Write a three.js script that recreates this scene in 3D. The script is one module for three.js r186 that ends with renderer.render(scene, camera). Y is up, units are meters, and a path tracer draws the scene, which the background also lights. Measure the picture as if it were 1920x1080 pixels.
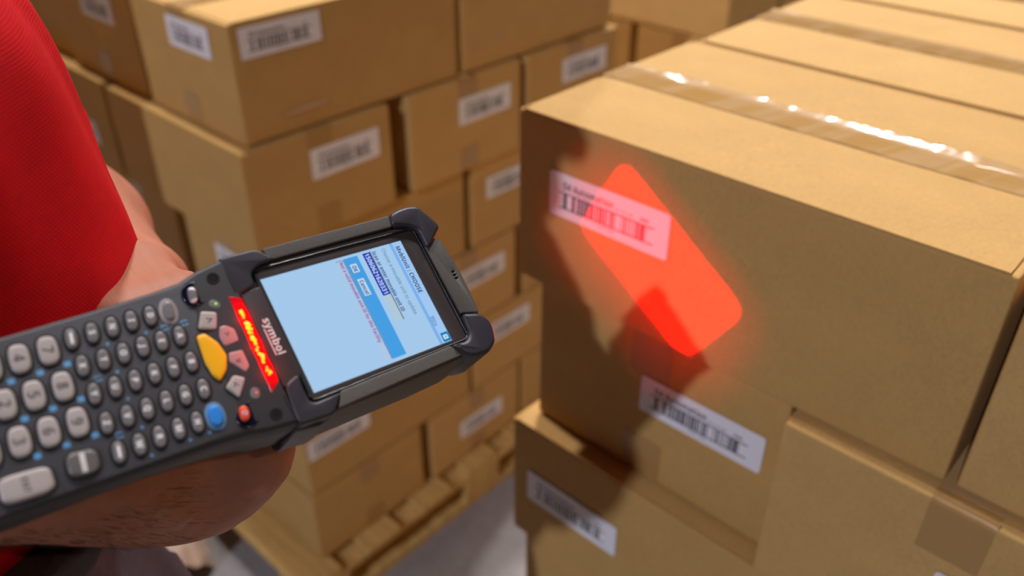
import * as THREE from 'three';
import { mergeGeometries } from 'three/addons/utils/BufferGeometryUtils.js';
import { RectAreaLightUniformsLib } from 'three/addons/lights/RectAreaLightUniformsLib.js';
import { FontLoader } from 'three/addons/loaders/FontLoader.js';
import { TextGeometry } from 'three/addons/geometries/TextGeometry.js';

// ---------------------------------------------------------------- camera, exposure, lights
const scene = new THREE.Scene();
scene.background = new THREE.Color(0x0a0806);
const EYE = 1.69, PITCH = 0.573663, FPX = 1596.04;
const camera = new THREE.PerspectiveCamera(2 * Math.atan(540 / FPX) * 180 / Math.PI, 16 / 9, 0.02, 60);
camera.position.set(0, EYE, 0);
camera.rotation.set(-PITCH, 0, 0);
camera.focus = 0.465;
camera.userData.fStop = 4.9;
const renderer = new THREE.WebGLRenderer({ antialias: true });
renderer.toneMapping = THREE.LinearToneMapping;
renderer.toneMappingExposure = 1.0;
renderer.shadowMap.enabled = true;
RectAreaLightUniformsLib.init();
// high-bay lamps: x, y, z, intensity, colour, source radius in units of 2 cm
const HALL = { x0: -8, x1: 8, z0: -10, z1: 7.5, h: 6.6 };
const KEY_LAMP = [-3.66, 6.07, 5.32, 98, 0xdfe6ff, 4], KEY_AIM = [0.1, 1.2, -0.8];
const ROW_LAMPS = [
  [-1.5, 6.1, -2.6, 54], [0.7, 6.1, -3.8, 66], [2.0, 6.1, -5.4, 66],
  [-3.6, 6.1, -7.6, 50], [0.6, 6.1, -7.6, 50], [4.6, 6.1, -7.6, 50], [5.2, 6.1, 2.6, 36, 0xffdcb4],
];
const ROW_COLOUR = 0xf4eff2;
const BEAM = 8, BEAM_HALO = 0.7;

// ---------------------------------------------------------------- helpers
const V = (x, y, z) => new THREE.Vector3(x, y, z);
function rng(seed) { let s = seed >>> 0; return () => { s = (s + 0x6d2b79f5) | 0; let t = Math.imul(s ^ (s >>> 15), 1 | s); t = (t + Math.imul(t ^ (t >>> 7), 61 | t)) ^ t; return ((t ^ (t >>> 14)) >>> 0) / 4294967296; }; }
const hash3 = (x, y, z) => { let h = (x | 0) * 374761393 + (y | 0) * 668265263 + (z | 0) * 2147483647 ^ 0x9e3779b9; h = Math.imul(h ^ (h >>> 13), 1274126177); return ((h ^ (h >>> 16)) >>> 0) / 4294967295; };
function noise3(x, y, z) {
  const xi = Math.floor(x), yi = Math.floor(y), zi = Math.floor(z), f = (t) => t * t * (3 - 2 * t), u = f(x - xi), v = f(y - yi), w = f(z - zi), l = (a, b, t) => a + (b - a) * t;
  const c = (i, j, k) => hash3(xi + i, yi + j, zi + k);
  return l(l(l(c(0, 0, 0), c(1, 0, 0), u), l(c(0, 1, 0), c(1, 1, 0), u), v), l(l(c(0, 0, 1), c(1, 0, 1), u), l(c(0, 1, 1), c(1, 1, 1), u), v), w) * 2 - 1;
}
const fbm = (x, y, z, o = 4) => { let s = 0, a = 0.5; for (let i = 0; i < o; i++) { s += a * noise3(x, y, z); x *= 2.03; y *= 2.03; z *= 2.03; a *= 0.5; } return s; };
const names = {};
function numbered(n) { const k = names[n] = (names[n] ?? -1) + 1; return k ? n + '_' + String(k).padStart(3, '0') : n; }
function tag(o, label, category, group, kind) {
  if (label) o.userData.label = label;
  if (category) o.userData.category = category;
  if (group) o.userData.group = group;
  if (kind) o.userData.kind = kind;
  return o;
}
function thing(name, label, category, group) { const g = new THREE.Group(); g.name = numbered(name); scene.add(g); return tag(g, label, category, group); }
function part(parent, name, geo, mat, label) {
  const m = new THREE.Mesh(geo, mat); m.castShadow = m.receiveShadow = true;
  const same = parent.children.filter((c) => c.name === name || c.name.startsWith(name + '_0') || c.name.startsWith(name + '_1')).length;
  m.name = same ? name + '_' + String(same).padStart(3, '0') : name;
  if (label) m.userData.label = label;
  parent.add(m); return m;
}
function structure(name, geo, mat, parent = scene) { const m = new THREE.Mesh(geo, mat); m.name = numbered(name); m.castShadow = m.receiveShadow = true; if (parent === scene) m.userData.kind = 'structure'; parent.add(m); return m; }
function canvasTexture(w, h, draw, srgb = true) {
  const c = document.createElement('canvas'); c.width = w; c.height = h; draw(c.getContext('2d'), w, h);
  const t = new THREE.CanvasTexture(c); if (srgb) t.colorSpace = THREE.SRGBColorSpace; t.magFilter = THREE.LinearFilter; t.wrapS = t.wrapT = THREE.RepeatWrapping; return t;
}
function dataTexture(n, f, srgb = true, metres = 1) {       // f(x, y) in 0..1 over a tile, returns [r, g, b] in 0..255
  const d = new Uint8Array(n * n * 4);
  for (let y = 0; y < n; y++) for (let x = 0; x < n; x++) { const c = f(x / n, y / n, x, y); for (let k = 0; k < 3; k++) d[(y * n + x) * 4 + k] = Math.max(0, Math.min(255, c[k])); d[(y * n + x) * 4 + 3] = 255; }
  const t = new THREE.DataTexture(d, n, n); t.magFilter = THREE.LinearFilter; t.minFilter = THREE.LinearFilter; t.wrapS = t.wrapT = THREE.RepeatWrapping; if (srgb) t.colorSpace = THREE.SRGBColorSpace; t.repeat.set(1 / metres, 1 / metres); t.needsUpdate = true; return t;
}
const tileNoise = (x, y, f, o, s) => { // periodic fbm on the unit tile by blending
  const n = (a, b) => fbm(a * f, b * f, s, o), u = x, v = y; return (n(x, y) * (1 - u) + n(x - 1, y) * u) * (1 - v) + (n(x, y - 1) * (1 - u) + n(x - 1, y - 1) * u) * v;
};
const std = (o) => new THREE.MeshStandardMaterial(o), phys = (o) => new THREE.MeshPhysicalMaterial(o);
function smoothNormals(geo) {       // averaged over vertices that share a place
  geo.computeVertexNormals();
  const p = geo.attributes.position, n = geo.attributes.normal, m = new Map();
  const key = (i) => Math.round(p.getX(i) * 2e5) + ',' + Math.round(p.getY(i) * 2e5) + ',' + Math.round(p.getZ(i) * 2e5);
  for (let i = 0; i < p.count; i++) { const k = key(i), a = m.get(k) ?? V(0, 0, 0); a.add(V(n.getX(i), n.getY(i), n.getZ(i))); m.set(k, a); }
  for (const a of m.values()) a.normalize();
  for (let i = 0; i < p.count; i++) { const a = m.get(key(i)); n.setXYZ(i, a.x, a.y, a.z); }
  return geo;
}
// box with rounded edges, uv in metres, optionally displaced: bump(side, a, b) with a, b in -1..1, outwards
function softBox(w, h, d, r, seg, bump) {
  const s = [w, h, d], c = seg.map((k) => k + 4), g = new THREE.BoxGeometry(2, 2, 2, ...c), p = g.attributes.position, nn = g.attributes.normal, uv = g.attributes.uv;
  const at = (t, i) => { // remap the grid so that two rows sit on the rounding
    const k = Math.round((t + 1) / 2 * c[i]), half = s[i] / 2, R = Math.min(r, half);
    if (k === 0) return -half; if (k === 1) return -half + R * 0.3; if (k === c[i]) return half; if (k === c[i] - 1) return half - R * 0.3;
    return -half + R + (k - 2) / (c[i] - 4) * (s[i] - 2 * R);
  };
  for (let i = 0; i < p.count; i++) {
    const n = V(nn.getX(i), nn.getY(i), nn.getZ(i)), q = [at(p.getX(i), 0), at(p.getY(i), 1), at(p.getZ(i), 2)];
    const inner = q.map((t, k) => Math.max(-s[k] / 2 + Math.min(r, s[k] / 2), Math.min(s[k] / 2 - Math.min(r, s[k] / 2), t))), o = V(q[0] - inner[0], q[1] - inner[1], q[2] - inner[2]);
    if (o.length() > 1e-9) o.setLength(Math.min(r, ...s.map((t) => t / 2)));
    const out = V(...inner).add(o);
    if (Math.abs(n.x) > 0.5) uv.setXY(i, q[2], q[1]); else if (Math.abs(n.y) > 0.5) uv.setXY(i, q[0], q[2]); else uv.setXY(i, q[0], q[1]);
    if (bump) {
      const e = out.clone();
      for (const [k, a, b, side] of [[0, 2, 1, 'x'], [2, 0, 1, 'z'], [1, 0, 2, 'y']]) {
        const v = e.getComponent(k), f = Math.abs(v) / (s[k] / 2); if (f < 0.9) continue;
        const amt = bump((v > 0 ? '+' : '-') + side, e.getComponent(a) / (s[a] / 2), e.getComponent(b) / (s[b] / 2)); out.setComponent(k, v + Math.sign(v) * amt);
      }
    }
    p.setXYZ(i, out.x, out.y, out.z);
  }
  return smoothNormals(g);
}
function box(w, h, d, x = 0, y = 0, z = 0, r = 0.001) { return softBox(w, h, d, r, [1, 1, 1]).translate(x, y, z); }
// a grid surface from f(u, v) -> Vector3, with uv scaled to metres by su, sv
function sheet(nu, nv, f, su = 1, sv = 1) {
  const g = new THREE.PlaneGeometry(1, 1, nu, nv), p = g.attributes.position, uv = g.attributes.uv;
  for (let i = 0; i < p.count; i++) { const u = p.getX(i) + 0.5, v = p.getY(i) + 0.5, q = f(u, v); p.setXYZ(i, q.x, q.y, q.z); uv.setXY(i, u * su, v * sv); }
  g.computeVertexNormals(); return g;
}
// smooth-joined implicit bodies, meshed with surface nets
const cone = (a, b, ra, rb) => { const ax = a.x, ay = a.y, az = a.z, dx = b.x - ax, dy = b.y - ay, dz = b.z - az, l = dx * dx + dy * dy + dz * dz || 1e-9; return (x, y, z) => { const t = Math.max(0, Math.min(1, ((x - ax) * dx + (y - ay) * dy + (z - az) * dz) / l)); return Math.hypot(x - ax - dx * t, y - ay - dy * t, z - az - dz * t) - ra - (rb - ra) * t; }; };
const ball = (c, rx, ry, rz, q) => { const iq = q ? q.clone().invert() : null, t = V(0, 0, 0), m = Math.min(rx, ry, rz); return (x, y, z) => { t.set(x - c.x, y - c.y, z - c.z); if (iq) t.applyQuaternion(iq); const k = Math.hypot(t.x / rx, t.y / ry, t.z / rz), g = Math.hypot(t.x / rx / rx, t.y / ry / ry, t.z / rz / rz); return g > 1e-9 ? k * (k - 1) / g : -m; }; };
const smin = (a, b, k) => { const h = Math.max(k - Math.abs(a - b), 0) / k; return Math.min(a, b) - h * h * k * 0.25; };
const join = (list, k) => (x, y, z) => { let d = 1e9; for (const f of list) d = smin(d, f(x, y, z), k); return d; };
function meshField(f, lo, hi, cell) {
  const n = [0, 1, 2].map((i) => Math.ceil((hi.getComponent(i) - lo.getComponent(i)) / cell) + 1), [nx, ny, nz] = n, val = new Float32Array(nx * ny * nz), id = new Int32Array(nx * ny * nz).fill(-1);
  const at = (i, j, k) => (k * ny + j) * nx + i;
  // coarse pass: a block of 4 cells whose centre is far from the surface is skipped
  const B = 4;
  for (let k = 0; k < nz; k += B) for (let j = 0; j < ny; j += B) for (let i = 0; i < nx; i += B) {
    const c = f(lo.x + (i + B / 2) * cell, lo.y + (j + B / 2) * cell, lo.z + (k + B / 2) * cell), far = Math.abs(c) > cell * B * 1.6;
    for (let kk = k; kk < Math.min(nz, k + B); kk++) for (let jj = j; jj < Math.min(ny, j + B); jj++) for (let ii = i; ii < Math.min(nx, i + B); ii++) val[at(ii, jj, kk)] = far ? c : f(lo.x + ii * cell, lo.y + jj * cell, lo.z + kk * cell);
  }
  const pos = [], idx = [], E = [[0, 1], [2, 3], [4, 5], [6, 7], [0, 2], [1, 3], [4, 6], [5, 7], [0, 4], [1, 5], [2, 6], [3, 7]], v = new Array(8);
  for (let k = 0; k < nz - 1; k++) for (let j = 0; j < ny - 1; j++) for (let i = 0; i < nx - 1; i++) {
    let m = 0; for (let c = 0; c < 8; c++) { v[c] = val[at(i + (c & 1), j + ((c >> 1) & 1), k + (c >> 2))]; if (v[c] < 0) m |= 1 << c; }
    if (m === 0 || m === 255) continue;
    let sx = 0, sy = 0, sz = 0, cnt = 0;
    for (const [a, b] of E) if ((v[a] < 0) !== (v[b] < 0)) { const t = v[a] / (v[a] - v[b]); sx += (a & 1) + t * ((b & 1) - (a & 1)); sy += ((a >> 1) & 1) + t * (((b >> 1) & 1) - ((a >> 1) & 1)); sz += (a >> 2) + t * ((b >> 2) - (a >> 2)); cnt++; }
    id[at(i, j, k)] = pos.length / 3; pos.push(lo.x + (i + sx / cnt) * cell, lo.y + (j + sy / cnt) * cell, lo.z + (k + sz / cnt) * cell);
  }
  const quad = (a, b, c, d, flip) => { if (a < 0 || b < 0 || c < 0 || d < 0) return; if (flip) idx.push(a, c, b, a, d, c); else idx.push(a, b, c, a, c, d); };
  for (let k = 1; k < nz - 1; k++) for (let j = 1; j < ny - 1; j++) for (let i = 1; i < nx - 1; i++) {
    const s = val[at(i, j, k)] < 0;
    if (s !== (val[at(i + 1, j, k)] < 0)) quad(id[at(i, j - 1, k - 1)], id[at(i, j, k - 1)], id[at(i, j, k)], id[at(i, j - 1, k)], !s);
    if (s !== (val[at(i, j + 1, k)] < 0)) quad(id[at(i - 1, j, k - 1)], id[at(i - 1, j, k)], id[at(i, j, k)], id[at(i, j, k - 1)], !s);
    if (s !== (val[at(i, j, k + 1)] < 0)) quad(id[at(i - 1, j - 1, k)], id[at(i, j - 1, k)], id[at(i, j, k)], id[at(i - 1, j, k)], !s);
  }
  const g = new THREE.BufferGeometry(), P = new Float32Array(pos), N = new Float32Array(pos.length), e = cell * 0.4, uv = new Float32Array(pos.length / 3 * 2);
  for (let i = 0; i < P.length; i += 3) { const [x, y, z] = [P[i], P[i + 1], P[i + 2]], gx = f(x + e, y, z) - f(x - e, y, z), gy = f(x, y + e, z) - f(x, y - e, z), gz = f(x, y, z + e) - f(x, y, z - e), l = Math.hypot(gx, gy, gz) || 1; N[i] = gx / l; N[i + 1] = gy / l; N[i + 2] = gz / l; uv[i / 3 * 2] = x * 0.8 - z * 0.6; uv[i / 3 * 2 + 1] = y; }
  g.setAttribute('position', new THREE.BufferAttribute(P, 3)); g.setAttribute('normal', new THREE.BufferAttribute(N, 3)); g.setAttribute('uv', new THREE.BufferAttribute(uv, 2)); g.setIndex(idx);
  return g;
}
function roundedShape(w, h, r, x = 0, y = 0) { const s = new THREE.Shape(), a = x - w / 2, b = x + w / 2, c = y - h / 2, d = y + h / 2; s.moveTo(a + r, c); s.lineTo(b - r, c); s.absarc(b - r, c + r, r, -Math.PI / 2, 0); s.lineTo(b, d - r); s.absarc(b - r, d - r, r, 0, Math.PI / 2); s.lineTo(a + r, d); s.absarc(a + r, d - r, r, Math.PI / 2, Math.PI); s.lineTo(a, c + r); s.absarc(a + r, c + r, r, Math.PI, Math.PI * 1.5); return s; }

// ---------------------------------------------------------------- materials
const cardMap = (r, g, b, seed) => dataTexture(512, (x, y) => {
  const fibre = tileNoise(x, y, 90, 2, seed) * 9 + tileNoise(x, y * 0.35, 150, 2, seed + 7) * 8, patch = tileNoise(x, y, 5, 3, seed + 3) * 9, speck = hash3(x * 512, y * 512, seed) > 0.985 ? -16 : 0, k = fibre + patch + speck;
  return [r + k, g + k * 0.85, b + k * 0.6];
}, true, 0.25);
const cardBump = dataTexture(512, (x, y) => { const v = 128 + tileNoise(x, y, 60, 3, 5) * 70 + tileNoise(x, y, 160, 1, 9) * 30; return [v, v, v]; }, false, 0.25);
const M = {
  card: std({ map: cardMap(203, 160, 92, 11), bumpMap: cardBump, bumpScale: 0.0003, roughness: 0.82 }),
  cardB: std({ map: cardMap(199, 156, 88, 23), bumpMap: cardBump, bumpScale: 0.0003, roughness: 0.82 }),
  cardC: std({ map: cardMap(206, 163, 95, 31), bumpMap: cardBump, bumpScale: 0.0003, roughness: 0.82 }),
  tape: phys({
    map: canvasTexture(1024, 128, (c, w, h) => {
      const r = rng(5); c.fillStyle = '#c9a06a'; c.fillRect(0, 0, w, h);
      for (let i = 0; i < 46; i++) { const x = r() * w, l = 8 + r() * 50; c.fillStyle = r() < 0.35 ? 'rgba(203,163,108,0.8)' : 'rgba(194,148,82,0.75)'; c.beginPath(); c.moveTo(x, h - 4); c.lineTo(x + l, h - 4 - r() * 8); c.lineTo(x + l + 22, h * 0.26); c.lineTo(x + 22, h * (0.24 + r() * 0.16)); c.fill(); }
    }), roughness: 0.2, clearcoat: 1, clearcoatRoughness: 0.08, specularIntensity: 1,
  }),
  tapeClear: phys({ color: 0xb3894e, roughness: 0.3 }),
  pine: std({ map: dataTexture(512, (x, y) => { const g = Math.sin((tileNoise(x, y * 0.2, 9, 3, 4) * 6 + x * 42) * 1.0) * 9 + tileNoise(x, y, 70, 2, 8) * 14; return [214 + g, 172 + g, 100 + g * 0.8]; }, true, 0.3), roughness: 0.75, bumpMap: cardBump, bumpScale: 0.0005 }),
  concrete: std({ map: dataTexture(512, (x, y) => { const g = tileNoise(x, y, 6, 4, 2) * 20 + tileNoise(x, y, 90, 2, 6) * 14; return [156 + g, 149 + g, 144 + g]; }, true, 1.2), roughness: 0.55, bumpMap: cardBump, bumpScale: 0.0002 }),
  wall: std({ color: 0x3a2a1a, roughness: 0.9 }),
  ceiling: std({ color: 0x3c342c, roughness: 0.9 }),
  lampBody: std({ color: 0x8d9094, roughness: 0.4, metalness: 0.8 }),
};
const glow = (c, k) => std({ color: 0x111111, emissive: c, emissiveIntensity: k, roughness: 0.4 });

// ---------------------------------------------------------------- the hall and its lamps
{
  const { x0, x1, z0, z1, h } = HALL, cx = (x0 + x1) / 2, cz = (z0 + z1) / 2, w = x1 - x0, d = z1 - z0, plain = (a, b, c) => { const g = new THREE.BoxGeometry(a, b, c), p = g.attributes.position, n = g.attributes.normal, uv = g.attributes.uv; for (let i = 0; i < p.count; i++) { if (Math.abs(n.getY(i)) > 0.5) uv.setXY(i, p.getX(i), p.getZ(i)); else uv.setXY(i, p.getX(i) + p.getZ(i), p.getY(i)); } return g; };
  structure('floor', plain(w + 0.4, 0.2, d + 0.4), M.concrete).position.set(cx, -0.1, cz);
  structure('ceiling', plain(w + 0.4, 0.2, d + 0.4), M.ceiling).position.set(cx, h + 0.1, cz);
  structure('wall_left', plain(0.2, h, d), M.wall).position.set(x0 - 0.1, h / 2, cz);
  structure('wall_right', plain(0.2, h, d), M.wall).position.set(x1 + 0.1, h / 2, cz);
  structure('wall_back', plain(w + 0.4, h, 0.2), M.wall).position.set(cx, h / 2, z0 - 0.1);
  structure('wall_front', plain(w + 0.4, h, 0.2), M.wall).position.set(cx, h / 2, z1 + 0.1);
  const shade = new THREE.LatheGeometry([[0.03, 0.34], [0.1, 0.33], [0.12, 0.2], [0.2, 0.1], [0.25, 0.0], [0.245, 0.0], [0.19, 0.095], [0.1, 0.17], [0.0, 0.17]].map(([a, b]) => new THREE.Vector2(a, b)), 32);
  const rod = new THREE.CylinderGeometry(0.012, 0.012, 0.16, 10).translate(0, 0.42, 0), disc = new THREE.CylinderGeometry(0.18, 0.18, 0.01, 32).translate(0, 0.06, 0);
  [KEY_LAMP, ...ROW_LAMPS].forEach(([x, y, z, power, colour = ROW_COLOUR, radius = 7], i) => {
    const t = thing('bay_lamp', i ? 'round metal high-bay lamp hanging from the hall ceiling in the far rows' : 'round metal high-bay lamp hanging from the ceiling behind the camera', 'lamp', i ? 'high-bay lamps over the stacks' : null);
    t.position.set(x, y, z); if (!i) t.quaternion.setFromUnitVectors(V(0, -1, 0), V(...KEY_AIM).sub(t.position).normalize());
    part(t, 'shade', shade, M.lampBody); part(t, 'rod', rod, M.lampBody); part(t, 'diffuser', disc, glow(colour, 3));
    const l = new THREE.SpotLight(colour, power, 0, i ? 1.1 : 0.42, 0.4, 2); l.position.set(0, -0.02 - radius * 0.02, 0); l.target.position.set(0, -2, 0); l.castShadow = true; l.shadow.radius = radius; l.shadow.mapSize.set(2048, 2048); l.shadow.camera.near = 0.3; t.add(l, l.target);
  });
}

// ---------------------------------------------------------------- cartons
const W = 0.4705, H = 0.1975, D = 0.3095, TIER = 0.2;
const bulge = (seed) => (side, a, b) => {
  if (side === '-y') return 0;
  const dome = Math.max(0, 1 - a * a) * Math.max(0, 1 - b * b), s = side.charCodeAt(0) + side.charCodeAt(1) * 3 + seed * 17;
  if (side === '+y') return -0.0008 * dome;
  return 0.0006 * dome * (0.6 + 0.5 * hash3(s, 2, 3)) + fbm(a * 2.3 + s, b * 1.7, s, 3) * 0.001 * dome;
};
const BODY_H = H - 0.0024;
const bodyGeo = [0, 1, 2].map((k) => softBox(W, BODY_H, D, 0.0035, [18, 9, 14], bulge(k)).translate(0, BODY_H / 2, 0));
const flapGeo = (s, k) => { // top flap: folds over at the long edge, its free edges slightly wavy
  const d = D / 2 - 0.0016, g = softBox(W - 0.014, 0.003, d, 0.0008, [24, 1, 20], (side, a, b) => {
    if (side === '+y') { const q = (1 - b * s) / 2 * d, ramp = Math.max(0, 1 - Math.max(0, q - 0.004) / 0.02); return fbm(a * 3 + k * 9, b * 2, k + s, 3) * 0.0003 * (1 - ramp) - 0.0017 * ramp * ramp; }
    return side[1] === 'x' ? fbm(b * 6, k, s + a, 2) * 0.0016 : side === (s > 0 ? '-z' : '+z') ? fbm(a * 9, k, s, 2) * 0.0008 : 0;
  });
  return g.translate(0, BODY_H + 0.0003, s * (d / 2 + 0.0012));
};
const flaps = [0, 1, 2].map((k) => [flapGeo(1, k), flapGeo(-1, k)]);
const TW = 0.05;
function tapeGeo(k, ridge) { // over the top seam, wrinkled, its far edge lifted here and there
  const L = W - 0.006, top = BODY_H + 0.0021;
  return sheet(170, 12, (u, v) => {
    const x = (u - 0.5) * L, wr = fbm(x * 60 + k * 7, v * 5, k, 3), edge = v > 0.7 ? (v - 0.7) / 0.3 : 0, near = v < 0.12 ? (0.12 - v) / 0.12 : 0, patch = Math.max(0, fbm(x * 14 + k * 3, 4, k, 2) + 0.25);
    return V(x, top + 0.0003 + Math.abs(wr) * (0.0001 + 0.0003 * ridge) + ridge * (edge * edge * (0.0008 + 0.0038 * patch * (1 + wr)) + near * 0.0008 * Math.max(0, wr)), -(v - 0.5) * TW);
  });
}
function tapeEndGeo(k, s, drop) { // the end folded over the edge and stuck to the short side
  return sheet(16, 8, (u, v) => {
    const r = 0.0042, half = W / 2 + 0.0003, top = BODY_H + 0.0023, l = u * (drop + 0.012), z = (v - 0.5) * TW * s, wr = Math.abs(fbm(l * 90, v * 6, k + s, 3)) * (l < 0.03 ? 0.0012 : 0.0005);
    if (l < 0.008) return V(s * (half - r - 0.008 + l), top + wr, -z);
    const q = l - 0.008; if (q < r * 1.57) { const t = q / r; return V(s * (half - r + Math.sin(t) * r), top - r + Math.cos(t) * r, -z); }
    const y = top - r - (q - r * 1.57); return V(s * (half + 0.0002 + wr + Math.max(0, bulge(k)(s > 0 ? '+x' : '-x', -z / (D / 2), (y - BODY_H / 2) / (BODY_H / 2)))), y, -z);
  });
}
function bottomTapeGeo(k, s) { return sheet(6, 6, (u, v) => { const y = 0.004 + v * 0.05, z = (u - 0.5) * TW * -s; return V(s * (W / 2 + 0.0005 + Math.max(0, bulge(k)(s > 0 ? '+x' : '-x', z / (D / 2), (y - BODY_H / 2) / (BODY_H / 2)))), y, z); }); }
const tapes = [0, 1, 2].map((k) => [tapeGeo(k, 0), tapeGeo(k, 1)]), tapeEnds = [0, 1, 2].map((k) => [-1, 1].map((s) => tapeEndGeo(k, s, 0.056))), bottomTapes = [0, 1, 2].map((k) => [-1, 1].map((s) => bottomTapeGeo(k, s)));
function labelTexture(seed, w = 1024) { // printed shipping label: name line, bar code between two rules, small print
  return canvasTexture(w, Math.round(w / 2.94), (c, W_, H_) => {
    c.fillStyle = '#f1eeee'; c.fillRect(0, 0, W_, H_); c.fillStyle = '#1d1b22';
    c.font = `bold ${H_ * 0.23}px sans-serif`; c.fillText('O4 Automation', W_ * 0.115, H_ * 0.345, W_ * 0.44);
    c.font = `${H_ * 0.085}px sans-serif`; c.fillText('Rx 1/2 LOH', W_ * 0.57, H_ * 0.36); c.font = `bold ${H_ * 0.1}px sans-serif`; c.fillText('W00', W_ * 0.77, H_ * 0.36);
    c.fillRect(W_ * 0.085, H_ * 0.415, W_ * 0.8, H_ * 0.028); c.fillRect(W_ * 0.085, H_ * 0.765, W_ * 0.8, H_ * 0.028);
    const r = rng(seed); for (const [a, b] of [[0.13, 0.155], [0.205, 0.228]]) c.fillRect(W_ * a, H_ * 0.42, W_ * (b - a), H_ * 0.36);
    let x = 0.24; while (x < 0.81) { const gap = x > 0.565 && x < 0.59 ? 0.05 : 0.006 + 0.012 * Math.floor(r() * 3) / 2, b = 0.006 + 0.018 * Math.floor(r() * 3) / 2; x += gap; c.fillRect(W_ * x, H_ * 0.42, W_ * b, H_ * 0.36); x += b; }
    c.fillStyle = '#6b676c'; c.font = `${H_ * 0.085}px sans-serif`; c.fillText('PART 1506', W_ * 0.43, H_ * 0.89);
  });
}
const labelMats = [1, 2, 3, 4].map((s) => std({ map: labelTexture(s * 13, s === 1 ? 1400 : 700), roughness: 0.5 }));
// a label on a side of a carton: side, distance of its left end from the face's left edge, distance of its top from the carton's top, width, height, tilt
function labelGeo(k, [side, a, top, w, h, tilt = 0]) {
  const wide = side[1] === 'z' ? W : D, other = side[1] === 'z' ? D : W, bl = bulge(k), front = new THREE.ShapeGeometry(roundedShape(w, h, 0.0035), 5), fp = front.attributes.position, uv = front.attributes.uv;
  const extr = new THREE.ExtrudeGeometry(roundedShape(w, h, 0.0035), { depth: 0.0005, bevelEnabled: false, curveSegments: 5 });
  const g = new THREE.PlaneGeometry(w, h, 14, 5); // sheet that follows the bulge of the board
  const place = (x, y, z) => { const c = Math.cos(tilt), s = Math.sin(tilt), fx = a + w / 2 + x * c - y * s - wide / 2, fy = H - top - h / 2 + x * s + y * c; const sgn = side[0] === '+' ? 1 : -1, ax = (side[1] === 'z' ? sgn * fx : -sgn * fx), off = other / 2 + bl(side, ax / (wide / 2), fy / (BODY_H / 2) - 1) + 0.0013 + z; return side[1] === 'z' ? V(ax, fy, sgn * off) : V(sgn * off, fy, ax); };
  const p = extr.attributes.position, u2 = extr.attributes.uv; g.dispose(); front.dispose();
  for (let i = 0; i < p.count; i++) { const x = p.getX(i), y = p.getY(i); u2.setXY(i, x / w + 0.5, y / h + 0.5); const q = place(x, y, p.getZ(i)); p.setXYZ(i, q.x, q.y, q.z); }
  extr.computeVertexNormals(); return extr;
}
let cartonCount = 0;
function carton(label, pos, turn, o = {}) {
  const k = o.kind ?? cartonCount % 3, mat = [M.card, M.cardB, M.cardC][(cartonCount * 7 + 1) % 3]; cartonCount++;
  const t = thing('carton', label, 'carton', o.group); t.position.copy(pos); t.rotation.y = turn;
  part(t, 'body', bodyGeo[k], mat); part(t, 'flap', flaps[k][0], mat); part(t, 'flap', flaps[k][1], mat);
  part(t, 'tape', tapes[k][o.top ? 1 : 0], M.tape, 'clear glossy packing tape'); 
  for (const s of [0, 1]) { part(t, 'tape_end', tapeEnds[k][s], M.tapeClear); part(t, 'tape_end', bottomTapes[k][s], M.tapeClear); }
  (o.labels ?? []).forEach((l, i) => part(t, 'label', labelGeo(k, l), labelMats[l[6] ?? (cartonCount + i) % 3 + 1], 'white barcode label'));
  return t;
}
const RT = 0.755307, LT = 0.821784;
const R0 = V(0.002933, EYE - 0.306847, -0.816154), Ru = V(Math.cos(RT), 0, Math.sin(RT)), Rd = V(Math.sin(RT), 0, -Math.cos(RT));
const L0 = V(-0.425731, EYE - 0.354342, -1.271663), Lv = V(Math.cos(LT), 0, -Math.sin(LT)), Lw = V(-Math.sin(LT), 0, -Math.cos(LT));
const F0 = V(0.625, EYE - 0.4, -2.49);
const on = (o, a, ua, b, ub, tier) => o.clone().addScaledVector(a, ua).addScaledVector(b, ub).setY(o.y - TIER * tier);
// stack of six tiers; long(c, r) puts the long side along a, short(c, r) puts it along b; pick gives label, printed labels and nudges
function stack(o, a, b, turnLong, turnShort, pick, rows = 3, hidden, hiddenGroup, tiers = 6) {
  for (let tier = 1; tier <= tiers; tier++) {
    const long = tier % 2 === 1;
    for (let r = 0; r < (long ? rows : Math.ceil(rows * 2 / 3)); r++) for (let c = 0; c < (long ? 2 : 3); c++) {
      const p = pick(tier, r, c) ?? {}, [dx, dy] = p.nudge ?? [(c ? 0.022 + 0.004 * c : 0) + 0.001 * (hash3(tier, r, c + 7) - 0.5), (r ? 0.016 + 0.005 * r : 0) + 0.001 * (hash3(c, tier, r + 3) - 0.5)];
      const ca = long ? (c + 0.5) * 0.4755 : (c + 0.5) * 0.3185 - 0.0015 + c * 0.0015, cb = long ? (r + 0.5) * 0.3155 : (r + 0.5) * 0.4765;
      carton(p.label ?? hidden, on(o, a, ca + dx, b, cb + dy, tier), (long ? turnLong : turnShort) + (p.twist ?? 0.002 * (hash3(r, c, tier) - 0.5)), { labels: p.labels, group: p.label ? p.group : hiddenGroup, kind: p.kind, top: tier === 1 });
    }
  }
}
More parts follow.
